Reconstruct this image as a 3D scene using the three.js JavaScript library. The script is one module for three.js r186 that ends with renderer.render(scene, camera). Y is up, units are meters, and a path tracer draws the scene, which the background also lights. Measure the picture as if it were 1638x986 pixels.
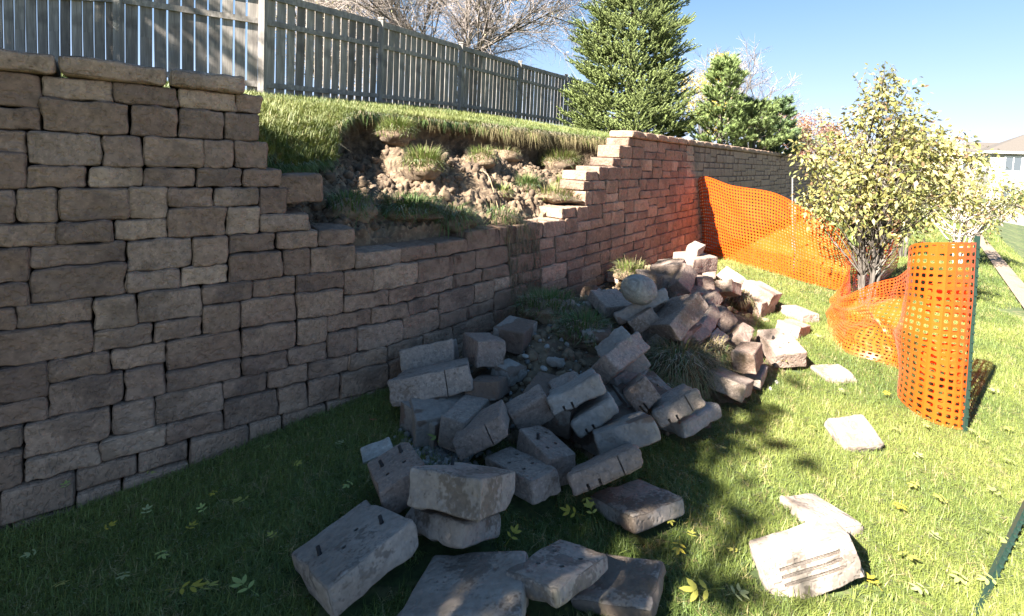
import * as THREE from 'three';
import { mergeGeometries, mergeVertices } from 'three/addons/utils/BufferGeometryUtils.js';
import { ImprovedNoise } from 'three/addons/math/ImprovedNoise.js';
import { Brush, Evaluator, SUBTRACTION } from 'three-bvh-csg';

// ---------------------------------------------------------------- camera, sky, sun, exposure
const scene = new THREE.Scene();
const camera = new THREE.PerspectiveCamera(65.67, 1638 / 986, 0.05, 600);
camera.position.set(0, 1.52, 0);
camera.rotation.set(-3.5 * Math.PI / 180, 0, 2.6 * Math.PI / 180);
camera.setViewOffset(1638, 986, 0, 200.3, 1638, 986);          // shifted lens: the frame sits below the optical axis
camera.updateProjectionMatrix();

const renderer = new THREE.WebGLRenderer({ antialias: true });
renderer.toneMapping = THREE.LinearToneMapping;
renderer.toneMappingExposure = 7.0;
renderer.shadowMap.enabled = true;

const SUN = new THREE.Vector3(-0.625, 0.60, 0.50).normalize();
{
  const W = 512, Hh = 256, d = new Float32Array(W * Hh * 4);
  for (let j = 0; j < Hh; j++) for (let i = 0; i < W; i++) {
    const el = ((j + 0.5) / Hh - 0.5) * Math.PI, az = ((i + 0.5) / W - 0.5) * Math.PI * 2;   // clear autumn air
    const s = Math.max(0, Math.sin(el));
    const side = 0.5 + 0.5 * Math.cos(az - 0.75), m = 0.85 + 0.28 * side;   // milky low down, a little paler over the street
    const kr = Math.min(1, m * Math.exp(-s * 5.2)), kg = Math.min(1, m * Math.exp(-s * 3.4)), kb = Math.min(1, m * Math.exp(-s * 2.3));
    let r = 0.016 + 0.18 * kr, g = 0.029 + 0.185 * kg, b = 0.046 + 0.225 * kb;
    if (el < 0) { r = 0.06; g = 0.06; b = 0.05; }
    const o = (j * W + i) * 4; d[o] = r; d[o + 1] = g; d[o + 2] = b; d[o + 3] = 1;
  }
  const sky = new THREE.DataTexture(d, W, Hh, THREE.RGBAFormat, THREE.FloatType);
  sky.mapping = THREE.EquirectangularReflectionMapping; sky.magFilter = THREE.LinearFilter; sky.minFilter = THREE.LinearFilter;
  sky.needsUpdate = true;
  scene.background = sky; scene.environment = sky;
}
const sun = new THREE.DirectionalLight(new THREE.Color(1.0, 0.95, 0.86), 5.0);
sun.position.copy(SUN).multiplyScalar(40); sun.target.position.set(0, 0, 0);
sun.castShadow = true; sun.shadow.mapSize.set(4096, 4096);
Object.assign(sun.shadow.camera, { left: -30, right: 30, top: 30, bottom: -30, near: 1, far: 120 });
scene.add(sun, sun.target);

// ---------------------------------------------------------------- helpers
function mulberry(a) { return () => { a |= 0; a = a + 0x6D2B79F5 | 0; let t = Math.imul(a ^ a >>> 15, 1 | a); t = t + Math.imul(t ^ t >>> 7, 61 | t) ^ t; return ((t ^ t >>> 14) >>> 0) / 4294967296; }; }
const rnd = mulberry(20231);
const rr = (a, b, r = rnd) => a + (b - a) * r();
const perlin = new ImprovedNoise();
const N3 = (x, y, z) => perlin.noise(x + 37.3, y + 11.7, z + 71.1);
function fbm(x, y, z, o = 4) { let s = 0, a = 0.5, f = 1; for (let i = 0; i < o; i++) { s += a * N3(x * f, y * f, z * f); a *= 0.5; f *= 2.03; } return s; }
const smooth = (a, b, x) => { const t = Math.min(1, Math.max(0, (x - a) / (b - a))); return t * t * (3 - 2 * t); };
const lerp = (a, b, t) => a + (b - a) * t;
function interp(tab, x) { if (x <= tab[0][0]) return tab[0][1]; for (let i = 1; i < tab.length; i++) if (x <= tab[i][0]) { const [a, b] = tab[i - 1], [c, d] = tab[i]; return b + (d - b) * (x - a) / (c - a); } return tab[tab.length - 1][1]; }
const V = (x, y, f) => new THREE.Vector3(x, y, -f);               // f is metres in front of the camera
const used = {};
function numbered(n) { const k = used[n] = (used[n] ?? -1) + 1; return k ? n + '_' + String(k).padStart(3, '0') : n; }
function shade(o) { o.castShadow = true; o.receiveShadow = true; return o; }
function mesh(name, geo, mat, parent, label) { const m = shade(new THREE.Mesh(geo, mat)); m.name = name; if (label) m.userData.label = label; if (parent) parent.add(m); return m; }
function thing(name, label, category, group) { const o = new THREE.Group(); o.name = numbered(name); o.userData = { label, category }; if (group) o.userData.group = group; scene.add(o); return o; }
function single(name, geo, mat, label, category, group) { const m = mesh(numbered(name), geo, mat, scene); m.userData = { label, category }; if (group) m.userData.group = group; return m; }
function structure(name, geo, mat, label, category) { const m = mesh(numbered(name), geo, mat, scene); m.userData = { kind: 'structure', label, category }; return m; }

// tileable noise for textures
function tileNoise(seed) {
  const r = mulberry(seed), P = 256, t = new Float32Array(P * P); for (let i = 0; i < P * P; i++) t[i] = r();
  return (x, y, per) => { const xi = Math.floor(x), yi = Math.floor(y), fx = x - xi, fy = y - yi, u = fx * fx * (3 - 2 * fx), v = fy * fy * (3 - 2 * fy);
    const g = (a, b) => t[(((a % per) + per) % per) + P * (((b % per) + per) % per)];
    return lerp(lerp(g(xi, yi), g(xi + 1, yi), u), lerp(g(xi, yi + 1), g(xi + 1, yi + 1), u), v); };
}
function tex(size, seed, fn, srgb = true) {
  const n = tileNoise(seed), d = new Uint8Array(size * size * 4);
  const f = (x, y, per, oct) => { let s = 0, a = 0.5, w = 0, p = per; for (let i = 0; i < oct && p <= 256; i++) { s += a * n(x * p, y * p, p); w += a; a *= 0.55; p *= 2; } return s / w; };
  for (let j = 0; j < size; j++) for (let i = 0; i < size; i++) {
    const c = fn(i / size, j / size, f, n), o = (j * size + i) * 4;
    for (let k = 0; k < 3; k++) d[o + k] = Math.max(0, Math.min(255, Math.round(255 * (srgb ? Math.pow(Math.max(0, c[k]), 1 / 2.2) : c[k])))); d[o + 3] = 255;
  }
  const t = new THREE.DataTexture(d, size, size, THREE.RGBAFormat); t.wrapS = t.wrapT = THREE.RepeatWrapping; t.magFilter = THREE.LinearFilter; t.minFilter = THREE.LinearMipmapLinearFilter; t.generateMipmaps = true;
  if (srgb) t.colorSpace = THREE.SRGBColorSpace; t.needsUpdate = true; return t;
}
const grey = v => [v, v, v];
const mix3 = (a, b, t) => [lerp(a[0], b[0], t), lerp(a[1], b[1], t), lerp(a[2], b[2], t)];
// box-projected uv in metres (times scale)
function boxUV(g, s = 1, ou = 0, ov = 0) {
  const p = g.attributes.position, n = g.attributes.normal, uv = new Float32Array(p.count * 2);
  for (let i = 0; i < p.count; i++) {
    const ax = Math.abs(n.getX(i)), ay = Math.abs(n.getY(i)), az = Math.abs(n.getZ(i)); let u, v;
    if (ay >= ax && ay >= az) { u = p.getX(i); v = p.getZ(i); } else if (ax >= az) { u = p.getZ(i); v = p.getY(i); } else { u = p.getX(i); v = p.getY(i); }
    uv[2 * i] = u * s + ou; uv[2 * i + 1] = v * s + ov;
  }
  g.setAttribute('uv', new THREE.BufferAttribute(uv, 2)); return g;
}
function geoFrom(pos, idx, uv, col) {
  const g = new THREE.BufferGeometry(); g.setAttribute('position', new THREE.Float32BufferAttribute(pos, 3));
  if (uv) g.setAttribute('uv', new THREE.Float32BufferAttribute(uv, 2)); if (col) g.setAttribute('color', new THREE.Float32BufferAttribute(col, 3));
  g.setIndex(idx); g.computeVertexNormals(); return g;
}
// grid surface: f(i/nu, j/nv) -> [x,y,z,(u,v)]
function gridGeo(nu, nv, f) {
  const pos = [], uv = [], idx = [];
  for (let j = 0; j <= nv; j++) for (let i = 0; i <= nu; i++) { const q = f(i / nu, j / nv); pos.push(q[0], q[1], q[2]); uv.push(q[3] ?? q[0], q[4] ?? q[2]); }
  for (let j = 0; j < nv; j++) for (let i = 0; i < nu; i++) { const a = j * (nu + 1) + i, b = a + 1, c = a + nu + 1, d = c + 1; idx.push(a, b, d, a, d, c); }
  return geoFrom(pos, idx, uv);
}
// tapered tube through points with radii
function tube(pts, rad, sides = 6) {
  const pos = [], idx = [], uv = []; const up = new THREE.Vector3(); const T = new THREE.Vector3(), A = new THREE.Vector3(), B = new THREE.Vector3(); let len = 0;
  for (let i = 0; i < pts.length; i++) {
    T.subVectors(pts[Math.min(i + 1, pts.length - 1)], pts[Math.max(i - 1, 0)]).normalize();
    up.set(0, 1, 0); if (Math.abs(T.y) > 0.95) up.set(1, 0, 0); A.crossVectors(T, up).normalize(); B.crossVectors(T, A);
    if (i) len += pts[i].distanceTo(pts[i - 1]);
    for (let k = 0; k <= sides; k++) { const a = k / sides * Math.PI * 2, r = rad[i]; pos.push(pts[i].x + r * (A.x * Math.cos(a) + B.x * Math.sin(a)), pts[i].y + r * (A.y * Math.cos(a) + B.y * Math.sin(a)), pts[i].z + r * (A.z * Math.cos(a) + B.z * Math.sin(a))); uv.push(k / sides * 0.5, len); }
  }
  for (let i = 0; i < pts.length - 1; i++) for (let k = 0; k < sides; k++) { const a = i * (sides + 1) + k, b = a + 1, c = a + sides + 1, d = c + 1; idx.push(a, c, b, b, c, d); }
  return geoFrom(pos, idx, uv);
}
// block with rounded arrises and rough faces; +z is the split face, taper narrows the back
function blockGeo(w, h, d, o = {}) {
  const { r = 0.012, seg = [7, 4, 6], rough = 0.004, split = 0.008, taper = 0.9, seed = 0, chips = 0 } = o;
  const ax = (L, n) => { const e = Math.min(r * 0.9, L * 0.2), a = [-L / 2, -L / 2 + e * 0.45, -L / 2 + e]; for (let i = 1; i < n; i++) a.push(-L / 2 + e + (L - 2 * e) * i / n); a.push(L / 2 - e, L / 2 - e * 0.45, L / 2); return a; };
  const X = ax(w, seg[0]), Y = ax(h, seg[1]), Z = ax(d, seg[2]); const pos = [], idx = [];
  const face = (A, B, f, flip) => { const b = pos.length / 3; for (const q of B) for (const p of A) pos.push(...f(p, q)); const n = A.length; for (let j = 0; j < B.length - 1; j++) for (let i = 0; i < n - 1; i++) { const a = b + j * n + i; flip ? idx.push(a, a + n, a + 1, a + 1, a + n, a + n + 1) : idx.push(a, a + 1, a + n, a + 1, a + n + 1, a + n); } };
  face(X, Y, (p, q) => [p, q, d / 2], false); face(X, Y, (p, q) => [p, q, -d / 2], true);
  face(Z, Y, (p, q) => [w / 2, q, p], true); face(Z, Y, (p, q) => [-w / 2, q, p], false);
  face(X, Z, (p, q) => [p, h / 2, q], true); face(X, Z, (p, q) => [p, -h / 2, q], false);
  let g = new THREE.BufferGeometry(); g.setAttribute('position', new THREE.Float32BufferAttribute(pos, 3)); g.setIndex(idx);
  g = mergeVertices(g, 1e-5); const P = g.attributes.position, v = new THREE.Vector3(), c = new THREE.Vector3();
  const chip = []; const cr = mulberry(seed * 77 + 5); for (let k = 0; k < chips; k++) chip.push([(cr() < .5 ? -1 : 1) * w / 2, (cr() < .5 ? -1 : 1) * h / 2, (cr() - .5) * d, rr(.025, .055, cr)]);
  for (let i = 0; i < P.count; i++) {
    v.fromBufferAttribute(P, i);
    c.set(Math.max(-w / 2 + r, Math.min(w / 2 - r, v.x)), Math.max(-h / 2 + r, Math.min(h / 2 - r, v.y)), Math.max(-d / 2 + r, Math.min(d / 2 - r, v.z)));
    const n = v.clone().sub(c); const L = n.length(); if (L > 1e-6) { n.multiplyScalar(1 / L); v.copy(c).addScaledVector(n, r); }
    const s = seed * 3.7, f = v.z / d + 0.5;
    const amp = rough * fbm(v.x * 9 + s, v.y * 9, v.z * 9 + s, 3) * 2 + (f > 0.93 ? split * (fbm(v.x * 14 + s, v.y * 14 + 3, s, 3) * 2.2 + 0.2) : 0);
    v.addScaledVector(n, amp);
    for (const q of chip) { const dd = Math.hypot(v.x - q[0], v.y - q[1], v.z - q[2]); if (dd < q[3]) v.multiplyScalar(1 - 0.10 * (1 - dd / q[3])); }
    v.x *= lerp(taper, 1, f); P.setXYZ(i, v.x, v.y, v.z);
  }
  g.computeVertexNormals(); return boxUV(g, 1, (seed * 0.37) % 1, (seed * 0.61) % 1);
}
function box(w, h, d, x = 0, y = 0, z = 0) { const g = new THREE.BoxGeometry(w, h, d); g.translate(x, y, z); return boxUV(g); }
const std = o => new THREE.MeshStandardMaterial(Object.assign({ roughness: 0.92, metalness: 0 }, o));
const lin = (r, g, b) => new THREE.Color().setRGB(r, g, b);

// ---------------------------------------------------------------- materials
const bumpFine = tex(256, 3, (x, y, f) => grey(f(x, y, 8, 6)), false);
const bumpPits = tex(512, 4, (x, y, f) => { const a = f(x, y, 6, 7), p = f(x, y, 64, 2); return grey(a * 0.6 + 0.4 * smooth(0.25, 0.5, p)); }, false);
const concTex = (seed, A, B, C) => tex(512, seed, (x, y, f) => {
  const big = f(x, y, 3, 5), fine = f(x, y, 48, 3), sp = f(x, y, 128, 2); let c = mix3(A, B, smooth(0.35, 0.65, big)); c = mix3(c, C, smooth(0.6, 0.72, f(x + .3, y + .1, 5, 6)) * 0.8);
  const k = 0.66 + 0.62 * fine + (sp > 0.72 ? 0.24 : 0) - (sp < 0.22 ? 0.26 : 0); return [c[0] * k, c[1] * k, c[2] * k]; });
const wallTexA = concTex(11, [.146, .110, .084], [.189, .146, .114], [.103, .079, .064]);
const wallTexB = concTex(12, [.172, .136, .106], [.219, .176, .139], [.129, .101, .077]);
const wallTexC = concTex(13, [.125, .091, .071], [.163, .124, .096], [.086, .065, .053]);
const wallMats = [wallTexA, wallTexB, wallTexC].flatMap((t, i) => [[1.44, 1.2, 1.05], [1.68, 1.42, 1.25], [1.24, 1.04, .94]].map(k => std({ map: t, color: lin(...k), bumpMap: bumpPits, bumpScale: 0.010, roughness: 0.95 })));
const smearTex = tex(512, 14, (x, y, f) => { // earth washed down over the block faces, with ragged edges
  const big = f(x, y, 3, 5), fine = f(x, y, 48, 3); let c = mix3([.18, .135, .104], [.235, .18, .14], smooth(.35, .65, big)); c = mix3(c, [.075, .044, .03], smooth(.42, .62, f(x, y * .3 + .2, 24, 4)) * smooth(.35, .6, f(x + .3, y, 4, 5)) * .9); const k = .72 + .5 * fine; return [c[0] * k, c[1] * k, c[2] * k]; });
const smearMat = std({ map: smearTex, color: lin(1.06, .9, .8), bumpMap: bumpPits, bumpScale: 0.006, roughness: 0.97 });
const cleanTex = tex(1024, 21, (x, y, f) => { // moulded concrete: fine aggregate, a little earth rubbed into it
  const big = f(x, y, 3, 5), fine = f(x, y, 64, 3), sp = f(x, y, 128, 2), gr = (f(x, y, 100, 2) - .5) * .3; let c = mix3([.262, .2, .163], [.3, .236, .195], smooth(.35, .65, big));
  c = mix3(c, [.15, .1, .07], smooth(.52, .68, f(x + .3, y + .1, 4, 6) + gr) * .75); const k = .68 + .56 * fine + (sp > .74 ? .2 : 0) - (sp < .2 ? .28 : 0); return [c[0] * k, c[1] * k, c[2] * k]; });
// caked mud with ragged outlines over pale concrete
const mudTex = tex(1024, 22, (x, y, f) => {
  const fine = f(x, y, 64, 3), big = f(x, y, 3, 5); let c = mix3([.30, .248, .21], [.236, .188, .154], smooth(.35, .65, big));
  const m = f(x + .13, y + .57, 4, 7), m2 = f(x + .71, y + .2, 7, 6);
  const gr = (f(x, y, 96, 2) - .5) * .22; c = mix3(c, [.135, .098, .072], smooth(.50, .60, m + gr) * .85); c = mix3(c, [.11, .084, .068], smooth(.57, .66, m2 + gr) * .7);
  const k = .75 + .5 * fine; return [c[0] * k, c[1] * k, c[2] * k]; });
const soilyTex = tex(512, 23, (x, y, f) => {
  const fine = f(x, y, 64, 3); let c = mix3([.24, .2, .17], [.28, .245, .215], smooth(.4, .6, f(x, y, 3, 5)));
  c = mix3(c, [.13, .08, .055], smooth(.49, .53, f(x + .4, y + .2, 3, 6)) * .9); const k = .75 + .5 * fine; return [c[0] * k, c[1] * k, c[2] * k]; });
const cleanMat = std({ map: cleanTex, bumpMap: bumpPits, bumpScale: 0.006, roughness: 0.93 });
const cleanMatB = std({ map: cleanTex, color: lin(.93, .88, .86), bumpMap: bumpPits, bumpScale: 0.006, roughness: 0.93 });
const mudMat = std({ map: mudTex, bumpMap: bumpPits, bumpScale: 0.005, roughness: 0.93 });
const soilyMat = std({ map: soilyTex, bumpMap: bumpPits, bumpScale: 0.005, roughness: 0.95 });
const stoneMat = std({ map: concTex(24, [.302, .273, .239], [.353, .319, .281], [.252, .218, .185]), bumpMap: bumpPits, bumpScale: 0.003, roughness: 0.92 });
const pinMat = std({ color: lin(.02, .02, .022), roughness: 0.5 });     // black plastic pins
const boulderMat = std({ map: concTex(25, [.2, .185, .165], [.26, .24, .21], [.15, .135, .12]), bumpMap: bumpPits, bumpScale: 0.006 });
const soilTex = tex(512, 31, (x, y, f) => { const a = f(x, y, 6, 6), b = f(x, y, 40, 3); let c = mix3([.085, .056, .034], [.165, .112, .067], smooth(.35, .65, a)); c = mix3(c, [.2, .145, .092], smooth(.62, .7, b) * .5); const k = .7 + .6 * b; return [c[0] * k, c[1] * k, c[2] * k]; });
const soilMat = std({ map: soilTex, bumpMap: bumpFine, bumpScale: 0.02, roughness: 1 });
const turfTex = tex(512, 32, (x, y, f) => { const a = f(x, y, 5, 6), b = f(x, y, 90, 2); let c = mix3([.04, .06, .014], [.07, .09, .022], smooth(.35, .65, a)); c = mix3(c, [.15, .13, .055], smooth(.58, .72, f(x + .2, y + .7, 16, 4)) * .6); const k = .55 + .9 * b; return [c[0] * k, c[1] * k, c[2] * k]; });
const turfMat = std({ map: turfTex, bumpMap: bumpFine, bumpScale: 0.03, roughness: 1 });
const grassMat = new THREE.MeshPhysicalMaterial({ color: 0xffffff, roughness: 0.62, transmission: 0.28, thickness: 0 });
const bladeMats = [[.07, .125, .018], [.14, .18, .03], [.22, .175, .08], [.06, .09, .02], [.12, .095, .046]].map(c => new THREE.MeshPhysicalMaterial({ color: lin(...c), roughness: 0.7, transmission: 0.25, thickness: 0 }));
const woodTex = tex(512, 41, (x, y, f) => { const g = f(x * 1, y * .06 + .1, 32, 4), g2 = f(x, y * .1, 96, 2), big = f(x, y, 3, 4); let c = mix3([.185, .166, .147], [.28, .254, .226], smooth(.3, .7, g)); c = mix3(c, [.10, .088, .08], smooth(.55, .75, big) * .6); const k = .8 + .4 * g2; return [c[0] * k, c[1] * k, c[2] * k]; });
const woodMats = [[1, 1, 1.02], [.82, .8, .8], [.62, .59, .58], [1.15, 1.12, 1.1]].map(k => std({ map: woodTex, color: lin(...k), bumpMap: bumpFine, bumpScale: .002, roughness: .9 }));
const barkTex = tex(256, 42, (x, y, f) => { const g = f(x, y * .4, 24, 4); const c = mix3([.06, .048, .038], [.16, .135, .112], smooth(.35, .65, g)); return c; });
const barkMat = std({ map: barkTex, bumpMap: bumpFine, bumpScale: .01 });
const twigMat = std({ color: lin(.27, .225, .20), roughness: .9 });
const paleTwigMat = std({ color: lin(.42, .36, .31), roughness: .9 });
const rootMat = std({ color: lin(.26, .19, .11), roughness: .95 });
const asphaltMat = std({ map: tex(256, 51, (x, y, f) => { const k = .75 + .5 * f(x, y, 64, 2), a = f(x, y, 4, 4); const c = mix3([.17, .155, .145], [.22, .205, .19], a); return [c[0] * k, c[1] * k, c[2] * k]; }), roughness: .95 });
const kerbMat = std({ map: cleanTex, color: lin(.85, .8, .72), roughness: .95 });

// ---------------------------------------------------------------- the line of the wall (plan) and ground heights
const WALL = [[-5.4, -0.75], [-3.6, 0.78], [-2.05, 1.97], [-1.246, 2.58], [-0.703, 3.0], [-0.184, 3.6], [0.668, 4.6], [1.45, 5.62], [2.78, 7.3], [15.4, 22.7]];
const wallCurve = new THREE.CatmullRomCurve3(WALL.map(([x, f]) => new THREE.Vector3(x, 0, f)), false, 'centripetal'); wallCurve.arcLengthDivisions = 800;
const WLEN = wallCurve.getLength();
function wp(u) { const t = Math.min(1, Math.max(0, u / WLEN)); const p = wallCurve.getPointAt(t), q = wallCurve.getTangentAt(t); return { x: p.x, f: p.z, tx: q.x, tf: q.z, nx: q.z, nf: -q.x }; }
const BX = -0.73, BF = 0.68;                                       // direction up the bank, away from the wall
const MOUND = [[0.45, 3.65, 0.28, 0.75, 0.45], [1.75, 5.2, 0.36, 0.6, 0.6], [0.35, 2.9, 0.12, 0.5, 0.5], [1.25, 4.2, 0.22, 0.7, 0.7], [1.3, 3.2, 0.06, 0.5, 0.5]];
function mound(x, f) { let s = 0; for (const [a, b, h, ru, rv] of MOUND) { const dx = x - a, df = f - b, u = dx * .65 + df * .76, v = dx * .76 - df * .65; s += h * Math.exp(-.8 * (u / ru) ** 2 - .8 * (v / rv) ** 2); } return s; }
const across = (x, f) => x * .755 - f * .656;                       // metres from the wall's parallel towards the street
function baseY(x, f) {
  const p = across(x, f);
  let y = -0.17 * smooth(0.5, 2.0, -x) * smooth(6, 2.5, f) - 0.8 * smooth(1.15, 2.3, p) * smooth(1, 6, f) - 0.9 * smooth(20, 45, Math.hypot(x, f)) * smooth(3, 12, p);
  return y + 0.012 * fbm(x * 1.2, 0, f * 1.2, 3);
}
const upY = (t, u = 6) => 1.70 + 0.09 * Math.min(t, 7) + 0.03 * Math.max(0, Math.min(t, 40) - 7) + .04 * Math.max(0, Math.min(t, 8) - 1.5) * smooth(6, 12, u);
const sag = (u, k) => .36 * smooth(5.05, 5.5, u) * smooth(6.75, 6.0, u) * Math.exp(-k / .55);
const SCARP = [[5.0, .30], [5.35, .40], [5.65, .66], [6.0, 1.0], [6.3, 1.55], [6.6, 1.76], [7.1, 1.86], [7.5, 1.8], [8.1, 1.7], [8.45, 1.4], [8.75, 1.18], [9.2, 1.1], [9.5, .8], [9.75, .36], [9.9, .30]];
const scarp = u => interp(SCARP, u) + (u > 5.5 && u < 9.6 ? 0.10 * N3(u * 5, 3, 1) + 0.05 * N3(u * 17, 5, 2) : 0);

// lower lawn: one sheet to the horizon, finer near the camera
{
  const ax = []; for (let i = -46; i <= 46; i++) ax.push(Math.sign(i) * (Math.abs(i) < 30 ? Math.abs(i) * .28 : 8.4 + Math.pow(Math.abs(i) - 30, 1.95)));
  const af = []; for (let i = -14; i <= 60; i++) af.push(i < -6 ? -1.5 - Math.pow(-6 - i, 1.9) : i < 40 ? i * .25 : 10 + Math.pow(i - 40, 1.85));
  const pos = [], uv = [], idx = [];
  for (const f of af) for (const x of ax) { pos.push(x, baseY(x, f) , -f); uv.push(x * .8, f * .8); }
  const n = ax.length; for (let j = 0; j < af.length - 1; j++) for (let i = 0; i < n - 1; i++) { const a = j * n + i; idx.push(a, a + 1, a + n + 1, a, a + n + 1, a + n); }
  structure('lawn', geoFrom(pos, idx, uv), turfMat, 'green mown lawn below the retaining wall', 'lawn');
}
// upper lawn behind the wall, cut back along the slip scarp
{
  const us = []; for (let u = 0.2; u < 5; u += .3) us.push(u); for (let u = 5; u < 10; u += .05) us.push(u); for (let u = 10; u < WLEN; u += .5) us.push(u);
  const ts = [0, .06, .15, .3, .5, .8, 1.2, 1.8, 2.5, 3.5, 5, 7, 10, 15, 25, 45, 90];
  const pos = [], uv = [], idx = [];
  for (const k of ts) for (const u of us) { const w = wp(u), t = scarp(u) + k; const x = w.x + BX * t, f = w.f + BF * t; pos.push(x, upY(t, u) + .02 * N3(x * 2, 1, f * 2) - sag(u, k) - (k === 0 ? .05 : 0), -f); uv.push(x * .8, f * .8); }
  const n = us.length; for (let j = 0; j < ts.length - 1; j++) for (let i = 0; i < n - 1; i++) { const a = j * n + i; idx.push(a, a + 1, a + n + 1, a, a + n + 1, a + n); }
  structure('upper_lawn', geoFrom(pos, idx, uv), turfMat, 'grass terrace above the retaining wall, up to the fence', 'lawn');
}
// slipped soil behind the breach
const LUMPS = [[7.15, .95, .16, .28, .2], [7.5, .75, .14, .2, .2], [6.1, 1.0, .07, .3, .2], [8.0, 1.15, .14, .3, .25], [8.55, .95, .08, .25, .2], [7.0, 1.52, .2, .12, .12], [8.45, 1.35, .12, .25, .12], [9.1, .9, .1, .25, .2], [7.75, .62, -.14, .15, .12], [6.5, 1.3, -.15, .4, .4], [7.6, 1.45, -.1, .35, .25], [6.85, .85, .1, .15, .12]];
function bankY(u, t) {
  let y = interp([[.02, .80], [.12, .84], [.3, .91], [.6, 1.1], [1.1, 1.29], [1.5, 1.38], [1.9, 1.46]], t);
  for (const [a, b, h, ru, rt] of LUMPS) y += h * Math.exp(-(((u - a) / ru) ** 2) - ((t - b) / rt) ** 2);
  const w = smooth(.05, .3, t); y += w * (.15 * fbm(u * 3.1, 5, t * 3.1, 3) + .09 * Math.abs(N3(u * 8, 2, t * 8)) + .05 * Math.abs(N3(u * 19, 4, t * 19)) + .022 * N3(u * 40, 7, t * 40));
  return Math.min(y, upY(t, u) - sag(u, 0) - .06);
}
{
  const U0 = 5.02, U1 = 9.88;
  const g = gridGeo(300, 150, (a, b) => {
    const u = lerp(U0, U1, a), w = wp(u), s = scarp(u) + .10; let t, y;
    if (b < .1) { const k = b / .1; t = .29; y = lerp(-.2, bankY(u, .29), k); }
    else if (b < .78) { const k = (b - .1) / .68; t = lerp(.29, Math.max(s, .33), k); y = bankY(u, t); }
    else { const k = (b - .78) / .22; t = s + .02 + .11 * Math.sin(k * 2.6) + .035 * N3(u * 12, k * 5, 3) + .02 * N3(u * 30, k * 12, 3); y = lerp(bankY(u, s), upY(s, u) - sag(u, 0) - .035, k); }
    const edge = Math.min(smooth(0, .06, a), smooth(1, .94, a)); y = Math.min(y, lerp(1.64, 3, edge));
    const x = w.x + BX * t + .02 * w.nx * N3(u * 14, y * 14, t * 9), f = w.f + BF * t + .02 * N3(u * 14, y * 14, 4 + t * 9);
    return [x, y, -f, u * 1.3, (t + y) * 1.3];
  });
  structure('soil_bank', g, soilMat, 'raw brown slipped soil behind the broken wall', 'soil');
}
// soil spilled over the lawn below the breach
{
  const g = gridGeo(170, 150, (a, b) => {
    const x = lerp(-1.0, 3.1, a), f = lerp(2.1, 6.3, b); const m = mound(x, f);
    const y = baseY(x, f) + m * 1.0 - .055 + .05 * fbm(x * 3, 2, f * 3, 4) + .02 * Math.abs(N3(x * 17, 1, f * 17)) + .01 * N3(x * 40, 3, f * 40);
    return [x, y, -f, x * 1.4, f * 1.4];
  });
  structure('spilled_soil', g, soilMat, 'spilled soil under the fallen blocks', 'soil');
}
// street side: edging strip, street, kerb
function strip(p0, p1, y, s0, s1, n = 60) { // runs parallel to the wall
  return gridGeo(n, 3, (a, b) => { const s = lerp(s0, s1, a), p = lerp(p0, p1, b), x = p * .755 + s * .656, f = -p * .656 + s * .755; return [x, typeof y === 'number' ? y : y(x, f), -f, s, p]; });
}
structure('garden_edging', strip(.93, 1.12, (x, f) => baseY(x, f) + .035, -6, 60), kerbMat, 'pale concrete edging along the lawn', 'edging');
structure('street', strip(2.45, 5.6, (x, f) => baseY(x, f) + .03 , 0, 90), asphaltMat, 'pale grey asphalt street beyond the lawn', 'street');
structure('far_kerb', strip(5.6, 5.85, (x, f) => baseY(x, f) + .14, 3, 90), kerbMat, 'concrete kerb on the far side of the street', 'kerb');

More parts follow.
